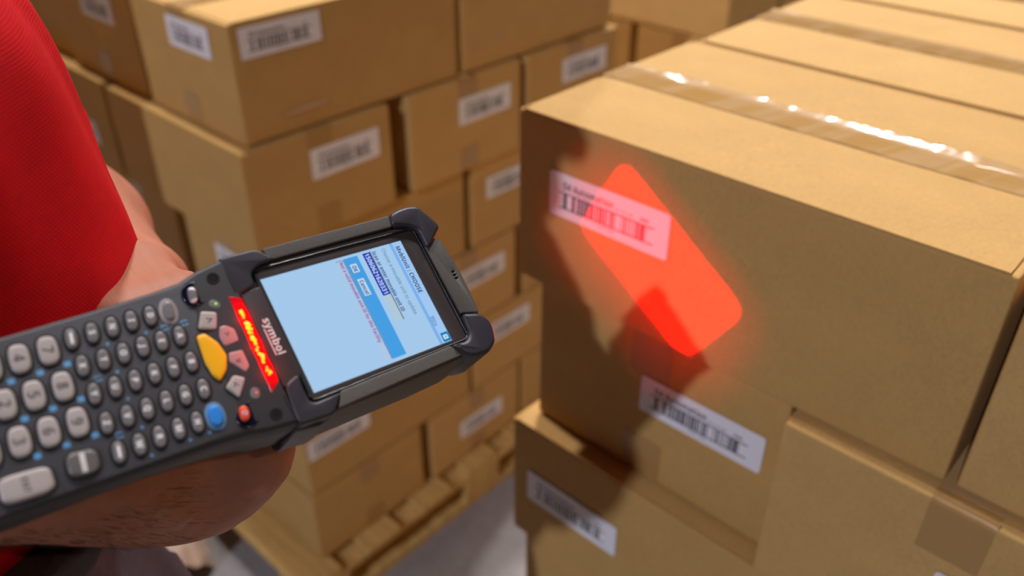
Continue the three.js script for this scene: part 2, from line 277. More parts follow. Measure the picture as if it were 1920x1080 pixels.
// the stack on the right, whose top front carton is being scanned
{
  const T = {
    '1,0,0': { label: 'top front carton on the right stack with the label being scanned in red light', labels: [['+z', 0.0455, 0.0545, 0.1455, 0.0485, 0, 0]], nudge: [0, 0.0], twist: 0, kind: 0 },
    '1,0,1': { label: 'top tier carton at the far right edge, beside the scanned carton across a dark gap', nudge: [0.0035, 0.002] },
    '1,1,0': { label: 'second carton back on top of the right stack, behind the scanned carton', nudge: [0.006, 0.002], twist: 0.001 },
    '1,1,1': { label: 'second row top carton at the right edge, beyond the far right front carton', nudge: [0.006, 0.002] },
    '1,2,0': { label: 'farthest top carton on the right stack, in its third row', nudge: [0.006, 0.008] },
    '1,2,1': { label: 'third row top carton at the upper right corner of the right stack', nudge: [0.006, 0.008] },
    '2,0,0': { label: 'second tier carton under the scanned one with a half shaded barcode label', labels: [['-x', 0.147, 0.058, 0.146, 0.0465, 0, 0]], nudge: [0.022, 0.014], twist: 0.0, kind: 1 },
    '2,0,1': { label: 'second tier carton with bright taped top edge jutting out under the scanned carton', labels: [['-x', 0.152, 0.072, 0.14, 0.048, 0]], nudge: [0.019, -0.016], twist: 0, kind: 2 },
    '2,0,2': { label: 'second tier carton at the right end of the right stack, mostly out of view' },
    '3,0,0': { label: 'third tier carton with shaded barcode label below the half shaded label', labels: [['+z', 0.027, 0.073, 0.142, 0.049, 0]], nudge: [0.004, -0.012], twist: 0.001, kind: 0 },
    '3,0,1': { label: 'third tier carton at the lower right of the right stack' },
    '4,0,0': { label: 'fourth tier carton of the right stack at the bottom edge of the photo', labels: [['-x', 0.1, 0.05, 0.14, 0.048, 0]], nudge: [0.012, 0.004] },
  };
  stack(R0, Ru, Rd, -RT, Math.PI / 2 - RT, (t, r, c) => T[`${t},${r},${c}`], 3, 'plain brown carton inside the right stack behind its front row', 'cartons hidden in the right stack');
}
// the stack on the left
{
  const T = {
    '1,0,0': { label: 'top corner carton of the left stack with barcode labels on both visible sides', labels: [['+z', 0.016, 0.011, 0.15, 0.0485, 0], ['-x', 0.3105 - 0.189, 0.018, 0.13, 0.05, 0]], nudge: [0, 0], twist: 0, kind: 0 },
    '1,0,1': { label: 'plain top tier carton at the right end of the left stack', nudge: [0.012, 0.001], kind: 1 },
    '1,1,0': { label: 'shaded top tier carton with a dim label, left of the left stack corner', labels: [['-x', 0.3105 - 0.2, 0.03, 0.13, 0.05, 0]], nudge: [0.002, 0.01] },
    '1,2,0': { label: 'darkest top tier carton at the rear of the left stack beside the red shirt', nudge: [0.012, 0.018] },
    '2,0,0': { label: 'second tier corner carton of the left stack with label right of its edge', labels: [['+x', 0.129, 0.034, 0.15, 0.056, 0]], nudge: [-0.024, -0.011], kind: 2, twist: 0 },
    '2,0,1': { label: 'second tier middle carton of the left stack with a pinkish tape glint', labels: [['+x', 0.127, 0.041, 0.15, 0.054, 0]], nudge: [0.012, -0.01], kind: 1, twist: 0 },
    '2,0,2': { label: 'second tier right end carton of the left stack with label by the scanned carton', labels: [['+x', 0.112, 0.035, 0.155, 0.053, 0]], nudge: [0.024, -0.011], kind: 0, twist: 0 },
    '2,1,0': { label: 'dark second tier carton of the left stack behind the bare arm', labels: [['+z', 0.26, 0.1, 0.14, 0.05, 0]], nudge: [-0.021, 0.006] },
    '3,0,0': { label: 'third tier corner carton of the left stack above the scanner', labels: [['-x', 0.3105 - 0.2, 0.052, 0.13, 0.05, 0]], nudge: [0.006, 0] },
    '3,0,1': { label: 'third tier carton of the left stack with a label cut by the scanned carton', labels: [['+z', 0.046, 0.043, 0.15, 0.05, 0]], nudge: [0.022, 0], kind: 1, twist: 0 },
    '3,1,0': { label: 'third tier carton of the left stack half hidden behind the forearm' },
    '4,0,0': { label: 'fourth tier corner carton of the left stack hidden behind the scanner screen' },
    '4,0,1': { label: 'fourth tier carton of the left stack whose label meets the scanner nose', labels: [['+x', 0.12, 0.045, 0.15, 0.052, 0]], nudge: [0.008, 0], kind: 0, twist: 0 },
    '4,0,2': { label: 'fourth tier right end carton of the left stack' },
    '5,0,0': { label: 'fifth tier corner carton of the left stack with label under the scanner edge', labels: [['+z', 0.006, 0.05, 0.16, 0.052, 0]], nudge: [0.004, 0], kind: 2, twist: 0 },
    '5,0,1': { label: 'fifth tier carton of the left stack with label right of the scanner corner', labels: [['+z', 0.05, 0.034, 0.15, 0.054, 0]], nudge: [0.014, 0], kind: 0, twist: 0 },
    '6,0,0': { label: 'bottom corner carton of the left stack standing on the pallet' },
    '6,0,1': { label: 'bottom tier middle carton of the left stack with a slanted label', labels: [['+x', 0.095, 0.075, 0.15, 0.05, 0]], nudge: [0.02, 0], kind: 1, twist: 0 },
    '6,0,2': { label: 'bottom tier right end carton of the left stack by the pallet corner', nudge: [0.026, 0.0] },
    '6,1,0': { label: 'bottom tier rear carton on the lit left side of the left stack' },
  };
  stack(L0, Lv, Lw, LT, LT - Math.PI / 2, (t, r, c) => T[`${t},${r},${c}`], 3, 'plain brown carton inside the left stack behind its front cartons', 'cartons hidden in the left stack');
}
// the stack in the background, a row of two columns
{
  const T = { '2,0,0': { label: 'background carton with a lit side above the far corner of the left stack' }, '2,0,1': { label: 'background carton right of the lit one, beyond the scanned stack' }, '3,0,0': { label: 'dark background carton lower in the far stack' }, '3,1,0': { label: 'dark background carton in the gap beside the right end of the left stack' } };
  stack(F0.clone().setY(EYE - 0.354342), Lv, Lw, LT, LT - Math.PI / 2, (t, r, c) => T[`${t},${r},${c}`], 2, 'plain brown carton in the far background stack', 'cartons of the far background stack');
}

// a loaded rack outside the frame on the left; it shades the rear part of the left stack's lit side
{
  const T0 = V(-0.95, 1.22 + 5 * TIER, -0.88), back = Lv.clone().negate();
  for (let tier = 1; tier <= 5; tier++) for (let r = 0; r < 2; r++) carton('plain brown carton on the rack left of the frame', on(T0, back, 0.25, Lw, 0.16 + r * 0.318, tier), Math.PI + LT + 0.004 * (tier - 2), { group: 'cartons on the rack outside the frame' });
  const t = thing('pallet_rack', 'steel rack with a deck of boards left of the frame carrying cartons', 'rack'); t.position.copy(T0.clone().addScaledVector(back, 0.25).addScaledVector(Lw, 0.32).setY(0)); t.rotation.y = LT;
  const steel = std({ color: 0x26456b, roughness: 0.45, metalness: 0.2 }), beam = std({ color: 0xc2601c, roughness: 0.45 });
  for (const x of [-0.275, 0.275]) for (const z of [-0.3, 0.3]) part(t, 'upright', softBox(0.05, 2.4, 0.05, 0.004, [1, 6, 1]).translate(x, 1.2, z), steel);
  for (const x of [-0.24, 0.24]) part(t, 'beam', softBox(0.045, 0.1, 0.7, 0.004, [1, 1, 6]).translate(x, 1.148, 0), beam);
  for (let i = 0; i < 5; i++) part(t, 'deck_board', softBox(0.52, 0.018, 0.12, 0.002, [2, 1, 1]).translate(0, 1.2085, -0.28 + i * 0.14), M.pine);
}

// ---------------------------------------------------------------- pallets
function pallet(label, o, a, b, turn, lenA, lenB, offA, offB, tiers = 6) { // boards run along b, spaced along a
  const t = thing('pallet', label, 'pallet'); const top = o.y - tiers * TIER - 0.001;
  t.position.copy(o.clone().addScaledVector(a, offA + lenA / 2).addScaledVector(b, offB + lenB / 2).setY(0)); t.rotation.y = turn;
  // local x runs along a, local z against b
  const n = 7, bw = 0.098, th = 0.022;
  for (let i = 0; i < n; i++) part(t, 'deck_board', softBox(bw, th, lenB + 0.02 * hash3(i, 2, 9), 0.003, [1, 1, 8], (s, p, q) => s[1] === 'y' ? 0 : fbm(q * 3 + i, p, i, 2) * 0.0012).translate(-lenA / 2 + bw / 2 + (lenA - bw) * i / (n - 1), top - th / 2, 0.012 * (hash3(i, 5, 1) - 0.5)), M.pine);
  const zs = [-lenB / 2 + 0.05, 0, lenB / 2 - 0.05];
  for (const z of zs) part(t, 'cross_board', softBox(lenA, th, 0.1, 0.003, [6, 1, 1]).translate(0, top - th * 1.5, z), M.pine);
  const y0 = top - th * 2, bh = y0 - th;
  for (const z of zs) for (const x of [-lenA / 2 + 0.06, 0, lenA / 2 - 0.06]) part(t, 'block', softBox(0.12, bh, 0.1, 0.003, [1, 1, 1]).translate(x, th + bh / 2, z), M.pine);
  for (const z of zs) part(t, 'bottom_board', softBox(lenA, th, 0.1, 0.003, [6, 1, 1]).translate(0, th / 2, z), M.pine);
  return t;
}
pallet('wooden pallet with pale boards under the left stack', L0, Lv, Lw, LT, 1.1, 1.06, -0.075, -0.035);
pallet('wooden pallet hidden under the right stack', R0, Ru, Rd, -RT, 1.02, 1.0, -0.02, -0.02);
pallet('wooden pallet under the far background stack', F0.clone().setY(EYE - 0.354342), Lv, Lw, LT, 1.02, 0.7, -0.02, -0.02);

// ---------------------------------------------------------------- frames of the scanner and of the camera, for placing what is held
const DEV = { o: V(-0.0715408, EYE - 0.2270652, -0.3311123), x: V(0.7426117, -0.1126905, -0.6601733), y: V(-0.468015, 0.6177782, -0.6319115), z: V(0.4790511, 0.7782358, 0.4060285) };
const dev = (x, y, z) => DEV.o.clone().addScaledVector(DEV.x, x / 1000).addScaledVector(DEV.y, y / 1000).addScaledVector(DEV.z, z / 1000);
const CP = Math.cos(PITCH), SP = Math.sin(PITCH);
const at = (px, py, d) => { const a = (px - 960) / FPX * d, u = (540 - py) / FPX * d; return V(a, EYE + u * CP - d * SP, -u * SP - d * CP); };

// ---------------------------------------------------------------- the person on the left: right hand round the scanner's grip, left arm behind
{
  const t = thing('person', 'person in a red shirt and dark trousers holding the scanner from the left', 'person');
  const skinM = phys({
    map: dataTexture(512, (x, y) => { const g = tileNoise(x, y, 8, 4, 3) * 16 + tileNoise(x, y, 60, 2, 5) * 9, q = tileNoise(x, y, 14, 3, 9) * 8; return [180 + g + q, 118 + g, 90 + g - q * 0.5]; }, true, 0.12),
    bumpMap: dataTexture(512, (x, y) => { const v = 128 + tileNoise(x, y, 40, 3, 5) * 60 + tileNoise(x, y, 110, 2, 9) * 40; return [v, v, v]; }, false, 0.06), bumpScale: 0.0004, roughness: 0.55, specularIntensity: 0.7,
  });
  const knit = dataTexture(256, (x, y) => { const v = 128 + 70 * Math.sin(y * Math.PI * 2 * 16) + 40 * Math.sin((x * 16 + (Math.floor(y * 16) % 2) * 0.5) * Math.PI * 2); return [v, v, v]; }, false, 0.026);
  const shirtM = phys({ map: dataTexture(256, (x, y) => { const g = tileNoise(x, y, 30, 3, 3) * 10; return [205 + g, 0, 14 + g * 0.2]; }, true, 0.1), bumpMap: knit, bumpScale: 0.00016, roughness: 0.85, specularIntensity: 0.4 });
  const trouserM = std({ map: dataTexture(256, (x, y) => { const g = tileNoise(x, y, 50, 3, 6) * 12; return [66 + g, 58 + g, 64 + g]; }, true, 0.1), roughness: 0.9 });
  const f = V(0.9, 0, 0.436), r = V(-0.436, 0, 0.9), up = V(0, 1, 0);
  const chest = V(-0.333, 1.49, -0.28), belly = V(-0.392, 1.34, -0.32), hip = V(-0.402, 1.06, -0.33);
  const off = (o, a, b, c) => o.clone().addScaledVector(f, a).addScaledVector(up, b).addScaledVector(r, c);
  const turn = new THREE.Quaternion().setFromAxisAngle(up, Math.atan2(-0.436, 0.9)); // local x faces f, local z points to the right shoulder
  // joints
  const shR = off(chest, 0.08, 0.09, 0.235), shL = off(chest, -0.07, 0.06, -0.14), elR = V(-0.42, 1.455, -0.1), wrR = dev(-130, 6, -66), elL = at(128, 400, 0.74), wrL = at(264, 540, 0.575);
  const neck = off(chest, -0.07, 0.165, 0.03), head = off(chest, -0.03, 0.315, 0.03);
  // right hand, in the scanner's frame (mm): wrist, knuckles of index to little finger, middle and end joints, tips
  const K = [[-46, -24, -62], [-47, -30, -84], [-52, -33, -108], [-62, -33, -130]], hand = [];
  const c = (a, b, ra, rb) => hand.push(cone(dev(...a), dev(...b), ra / 1000, rb / 1000));
  const palm = [];
  K.forEach((k, i) => {
    palm.push(cone(dev(-120, 0 - i, -66 - i * 5.5), dev(...k), 0.0175, 0.0115 - i * 0.0006));
    const bend = [[k[0] + 13, k[1] + 36, k[2] - 1], [k[0] - 8, k[1] + 58, k[2] - 2], [k[0] - 30, k[1] + 60, k[2] - 3]], rad = [10.5, 9.2, 8.4, 7.4].map((q) => q - i * 0.35);
    c(k, bend[0], rad[0], rad[1]); c(bend[0], bend[1], rad[1], rad[2]); c(bend[1], bend[2], rad[2], rad[3]);
  });
  for (let i = 0; i < 3; i++) palm.push(cone(dev(...K[i]), dev(...K[i + 1]), 0.0112 - i * 0.0004, 0.0108 - i * 0.0004));
  palm.push(cone(dev(-100, -20, -88), dev(-72, -24, -104), 0.021, 0.016));
  palm.push(cone(dev(-112, -6, -76), dev(-84, -27, -118), 0.019, 0.016), cone(dev(-90, -24, -108), dev(-60, -32, -128), 0.016, 0.0125));
  palm.push(cone(dev(-116, 2, -60), dev(-84, 24, -60), 0.0175, 0.0125)); // ball of the thumb
  const thumb = join([cone(dev(-84, 24, -60), dev(-56, 31, -60), 0.0115, 0.010), cone(dev(-56, 31, -60), dev(-32, 27, -58), 0.010, 0.008)], 0.008);
  const fore = [cone(elR, wrR.clone().lerp(elR, 0.25), 0.044, 0.031), cone(wrR.clone().lerp(elR, 0.25), wrR, 0.031, 0.0255), cone(wrR, dev(-112, -6, -72), 0.0255, 0.024)];
  const palmF = join(palm, 0.024), fingersF = join(hand, 0.006), thumbF = thumb, foreF = join(fore, 0.03);
  const bare = (x, y, z) => smin(smin(palmF(x, y, z), foreF(x, y, z), 0.03), fingersF(x, y, z), 0.012);
  const onSkin = (px, py, sink) => { let d = 0.2; for (let i = 0; i < 200; i++) { const p = at(px, py, d), q = bare(p.x, p.y, p.z); if (q < sink) return p; d += Math.max(0.0004, (q - sink) * 0.8); } return at(px, py, 0.37); };
  const tendon = join([cone(onSkin(236, 916, -0.003), onSkin(285, 942, -0.0024), 0.0032, 0.0042), cone(onSkin(285, 942, -0.0024), onSkin(335, 962, -0.003), 0.0042, 0.0036)], 0.004);
  const rightHand = (x, y, z) => smin(smin(smin(palmF(x, y, z), foreF(x, y, z), 0.03), tendon(x, y, z), 0.007), smin(fingersF(x, y, z), thumbF(x, y, z), 0.002), 0.012) + 0.0006 * noise3(x * 160, y * 160, z * 160) * 0.5;
  // left hand steadying the scanner from its far side, fingers under the body
  const LH = [];
  [[-46, 60, -74], [-60, 60, -76], [-73, 59, -76], [-85, 57, -75]].forEach((k) => { LH.push(cone(dev(-52, 92, -116), dev(...k), 0.016, 0.0105)); LH.push(cone(dev(...k), dev(k[0] + 4, k[1] - 13, k[2] + 9), 0.0095, 0.0088)); LH.push(cone(dev(k[0] + 4, k[1] - 13, k[2] + 9), dev(k[0] + 5, k[1] - 19, k[2] + 14), 0.0086, 0.0078)); });
  const leftHand = join([cone(wrL, dev(-52, 92, -116), 0.026, 0.021), ...LH], 0.01);
  const leftArm = join([cone(shL, elL, 0.052, 0.042), cone(elL, elL.clone().lerp(wrL, 0.3), 0.043, 0.043), cone(elL.clone().lerp(wrL, 0.3), wrL, 0.043, 0.029)], 0.03);
  const legs = [];
  for (const s of [-1, 1]) { const h0 = off(hip, 0.01, -0.08, s * 0.095), kn = off(hip, s < 0 ? 0.0 : 0.02, -0.5, s * 0.12); kn.y = 0.56; const an = off(hip, -0.03, 0, s * 0.13); an.y = 0.09; legs.push([h0, kn, an]); }
  const trunk = join([ball(off(chest, -0.012, 0, 0), 0.08, 0.14, 0.145, turn), ball(off(belly, -0.02, 0, 0), 0.07, 0.18, 0.13, turn), ball(hip, 0.1, 0.14, 0.165, turn), cone(shL, shR, 0.06, 0.06), cone(neck, head, 0.058, 0.055)], 0.08);
  const eyeAt = (s) => off(head, 0.087, 0.012, s * 0.033);
  const skull = join([ball(off(head, -0.005, 0.045, 0), 0.098, 0.095, 0.078, turn), ball(off(head, 0.032, -0.045, 0), 0.06, 0.075, 0.058, turn), cone(off(head, 0.085, 0.02, 0), off(head, 0.112, -0.022, 0), 0.009, 0.014), cone(off(head, 0.085, -0.066, -0.02), off(head, 0.085, -0.066, 0.02), 0.0085, 0.0085), ball(off(head, -0.005, 0, -0.08), 0.02, 0.034, 0.011, turn), ball(off(head, -0.005, 0, 0.08), 0.02, 0.034, 0.011, turn)], 0.022);
  const headF = (x, y, z) => { let d = skull(x, y, z); for (const s of [-1, 1]) { const e = eyeAt(s), q = Math.hypot(x - e.x, y - e.y, z - e.z) - 0.015; d = -smin(-d, q, 0.012); } return d; };
  const legF = join(legs.flatMap(([a, b, e]) => [cone(a, b, 0.082, 0.056), cone(b, e, 0.054, 0.038)]), 0.04);
  const armR = cone(shR, elR, 0.052, 0.045);
  // one skin: a coarse field for trunk and limbs, fine fields where hands and head are, cut so that they meet inside the limb
  const wristCutR = wrR.clone().lerp(elR, 0.3), dirR = elR.clone().sub(wrR).normalize(), wristCutL = wrL.clone().lerp(elL, 0.9), dirL = elL.clone().sub(wrL).normalize();
  const sideR = (x, y, z) => (x - wristCutR.x) * dirR.x + (y - wristCutR.y) * dirR.y + (z - wristCutR.z) * dirR.z, sideL = (x, y, z) => (x - wristCutL.x) * dirL.x + (y - wristCutL.y) * dirL.y + (z - wristCutL.z) * dirL.z;
  const neckCut = neck.y + 0.03;
  const nearR = (x, y, z) => Math.hypot(x - wrR.x, y - wrR.y, z - wrR.z) < 0.24, nearL = (x, y, z) => Math.hypot(x - wrL.x, y - wrL.y, z - wrL.z) < 0.4;
  const bodyField = (x, y, z) => { let d = Math.min(smin(smin(trunk(x, y, z), leftArm(x, y, z), 0.03), smin(smin(armR(x, y, z), foreF(x, y, z), 0.03), legF(x, y, z), 0.04), 0.03)); if (nearR(x, y, z)) d = Math.max(d, -sideR(x, y, z) - 0.004); if (nearL(x, y, z)) d = Math.max(d, -sideL(x, y, z) - 0.004); return Math.max(d, y - neckCut - 0.004); };
  const g1 = meshField(bodyField, V(-0.75, 0.04, -0.86), V(0.0, 1.72, 0.2), 0.012);
  const g2 = meshField((x, y, z) => Math.max(rightHand(x, y, z), sideR(x, y, z) - 0.004), V(-0.30, 1.27, -0.44), V(-0.02, 1.52, -0.17), 0.0028);
  const g3 = meshField((x, y, z) => Math.max(smin(leftHand(x, y, z), leftArm(x, y, z), 0.02), sideL(x, y, z) - 0.004), V(-0.50, 1.2, -0.80), V(-0.02, 1.5, -0.28), 0.0045);
  const hd = (x, y, z) => Math.max(smin(headF(x, y, z), trunk(x, y, z), 0.03), neckCut - y - 0.004);
  const g4 = meshField(hd, V(head.x - 0.16, neckCut - 0.02, head.z - 0.16), V(head.x + 0.16, head.y + 0.18, head.z + 0.16), 0.0045);
  part(t, 'body', mergeGeometries([g1, g2, g3, g4]), skinM);
  const hair = (x, y, z) => { const a = ball(off(head, -0.012, 0.052, 0), 0.108, 0.1, 0.087, turn)(x, y, z), fx = (x - head.x) * f.x + (z - head.z) * f.z, yy = y - head.y; return Math.max(a + 0.002 * noise3(x * 60, y * 60, z * 60), fx * 0.8 - yy * 0.9 - 0.005 + (fx > 0.03 ? (fx - 0.03) * 0.6 : 0), -(yy + 0.06)); };
  part(t, 'hair', meshField(hair, V(head.x - 0.16, head.y - 0.1, head.z - 0.16), V(head.x + 0.16, head.y + 0.2, head.z + 0.16), 0.006), std({ color: 0x2a1c14, roughness: 0.7 }));
  for (const s of [-1, 1]) { const e = eyeAt(s).addScaledVector(f, -0.006), g = mergeGeometries([new THREE.SphereGeometry(0.0125, 20, 14).translate(e.x, e.y, e.z)]); const eye = part(t, 'eye', g, std({ color: 0xe8e2da, roughness: 0.2 })); const i = e.clone().addScaledVector(f, 0.0085); part(eye, 'iris', new THREE.SphereGeometry(0.0055, 16, 10).translate(i.x, i.y, i.z), std({ color: 0x2c1d12, roughness: 0.15 })); }
  // clothes
  const fold = (x, y, z) => { const a = (x - belly.x) * r.x + (z - belly.z) * r.z, b = (x - belly.x) * f.x + (z - belly.z) * f.z; return 0.009 * noise3(a * 13 + b * 5, y * 2.6 + a * 3, b * 12 + 2) + 0.004 * noise3(a * 30, y * 7, b * 30); };
  const sleeveR = cone(shR, shR.clone().lerp(elR, 0.75), 0.068, 0.07), sleeveL = cone(shL, shL.clone().lerp(elL, 0.62), 0.066, 0.064), eR = elR.clone().sub(shR).normalize(), eL = elL.clone().sub(shL).normalize(), cR = shR.clone().lerp(elR, 0.7), cL = shL.clone().lerp(elL, 0.5);
  const torsoShirt = join([ball(off(chest, 0, 0, -0.01), 0.094, 0.16, 0.175, turn), ball(off(chest, -0.004, 0.066, 0), 0.097, 0.084, 0.14, turn), ball(off(chest, -0.012, -0.08, -0.01), 0.092, 0.12, 0.165, turn), ball(off(chest, -0.016, -0.075, -0.06), 0.094, 0.11, 0.11, turn), ball(belly, 0.092, 0.19, 0.155, turn), ball(off(hip, -0.01, 0.06, 0), 0.108, 0.16, 0.175, turn), cone(shL, shR, 0.068, 0.068), cone(off(chest, -0.06, 0.09, 0.02), off(neck, 0, 0.0, 0), 0.075, 0.064)], 0.07);
  const shirt = (x, y, z) => {
    const sr = Math.max(sleeveR(x, y, z), (x - cR.x) * eR.x + (y - cR.y) * eR.y + (z - cR.z) * eR.z), sl = Math.max(sleeveL(x, y, z), (x - cL.x) * eL.x + (y - cL.y) * eL.y + (z - cL.z) * eL.z);
    return Math.max(smin(Math.max(torsoShirt(x, y, z), 1.165 - y + 0.15 * ((x - hip.x) * r.x + (z - hip.z) * r.z) + 0.006 * Math.sin(x * 30)), smin(sr, sl, 0.02), 0.03) + fold(x, y, z) * 0.7, y - neck.y - 0.01);
  };
  part(t, 'shirt', meshField(shirt, V(-0.76, 1.08, -0.8), V(-0.02, 1.72, 0.2), 0.0085), shirtM, 'red knitted short-sleeved shirt');
  const trousers = (x, y, z) => { const s = noise3(x * 26, y * 5, z * 26) * 0.008; return Math.max(join(legs.flatMap(([a, b, e]) => [cone(a, b, 0.105, 0.085), cone(b, e, 0.085, 0.072)]), 0.03)(x, y, z), -1e9) + s; };
  const hipF = ball(off(hip, 0.004, 0.0, 0), 0.122, 0.17, 0.18, turn);
  part(t, 'trousers', meshField((x, y, z) => Math.max(smin(trousers(x, y, z), hipF(x, y, z), 0.05), y - 1.21, 0.075 - y), V(-0.74, 0.05, -0.7), V(-0.12, 1.24, 0.05), 0.01), trouserM, 'dark grey trousers');
  part(t, 'apron', meshField((x, y, z) => { const d = Math.max(smin(Math.max(torsoShirt(x, y, z), 1.1 - y), smin(trousers(x, y, z), hipF(x, y, z), 0.05), 0.06) + fold(x * 1.3 + 1, y * 0.4, z * 1.3) * 1.3 - 0.012, y - 1.372 + 0.004 * Math.sin(x * 40 + z * 30), 0.74 - y); return Math.max(d, -((x - belly.x) * f.x + (z - belly.z) * f.z) + 0.035); }, V(-0.76, 0.7, -0.7), V(-0.02, 1.42, 0.08), 0.009), trouserM, 'dark grey apron over the lower shirt');
  for (const s of [0, 1]) { const an = legs[s][2], toe = off(an, 0.15, 0, 0); toe.y = 0.035; const heel = off(an, -0.05, 0, 0); heel.y = 0.04; part(t, 'shoe', meshField((x, y, z) => Math.max(join([cone(heel, toe, 0.042, 0.04), cone(an, off(an, 0.06, -0.03, 0), 0.05, 0.045)], 0.03)(x, y, z), 0.001 - y), V(an.x - 0.2, 0, an.z - 0.25), V(an.x + 0.3, 0.2, an.z + 0.2), 0.008), std({ color: 0x2b2622, roughness: 0.6 })); }
  // fine dark hair on the forearm and wrist
  const hg = [], R1 = rng(77);
  for (let i = 0; i < 420; i++) {
    const dx = -172 + R1() * 110, ang = -2.9 + R1() * 2.2; let p = dev(dx, -12 + Math.cos(ang) * 70 * 0 - 70, -70 - 60 + R1() * 120); const aim = dev(dx + 4, -8, -74 + (R1() - 0.5) * 10);
    const step = aim.clone().sub(p).normalize(); let hit = false;
    for (let k = 0; k < 60; k++) { const d = Math.min(rightHand(p.x, p.y, p.z)); if (d < 0.0004) { hit = true; break; } p.addScaledVector(step, Math.max(d, 0.0004)); }
    if (!hit || R1() < Math.max(0, (dx + 112) / 40)) continue;
    const e = 0.0008, n = V(rightHand(p.x + e, p.y, p.z) - rightHand(p.x - e, p.y, p.z), rightHand(p.x, p.y + e, p.z) - rightHand(p.x, p.y - e, p.z), rightHand(p.x, p.y, p.z + e) - rightHand(p.x, p.y, p.z - e)).normalize();
    const len = 0.004 + R1() * 0.005, q = p.clone().addScaledVector(n, len * 0.35).addScaledVector(DEV.x, len * (0.5 + R1() * 0.4)).addScaledVector(DEV.z, -len * 0.4), m = p.clone().lerp(q, 0.5).addScaledVector(n, len * 0.12);
    hg.push(new THREE.TubeGeometry(new THREE.QuadraticBezierCurve3(p, m, q), 3, 0.00005 + R1() * 0.00003, 3, false));
  }
  if (hg.length) { const h = part(t, 'arm_hair', mergeGeometries(hg), std({ color: 0x1d120c, roughness: 0.6 })); h.userData.kind = 'stuff'; }
}

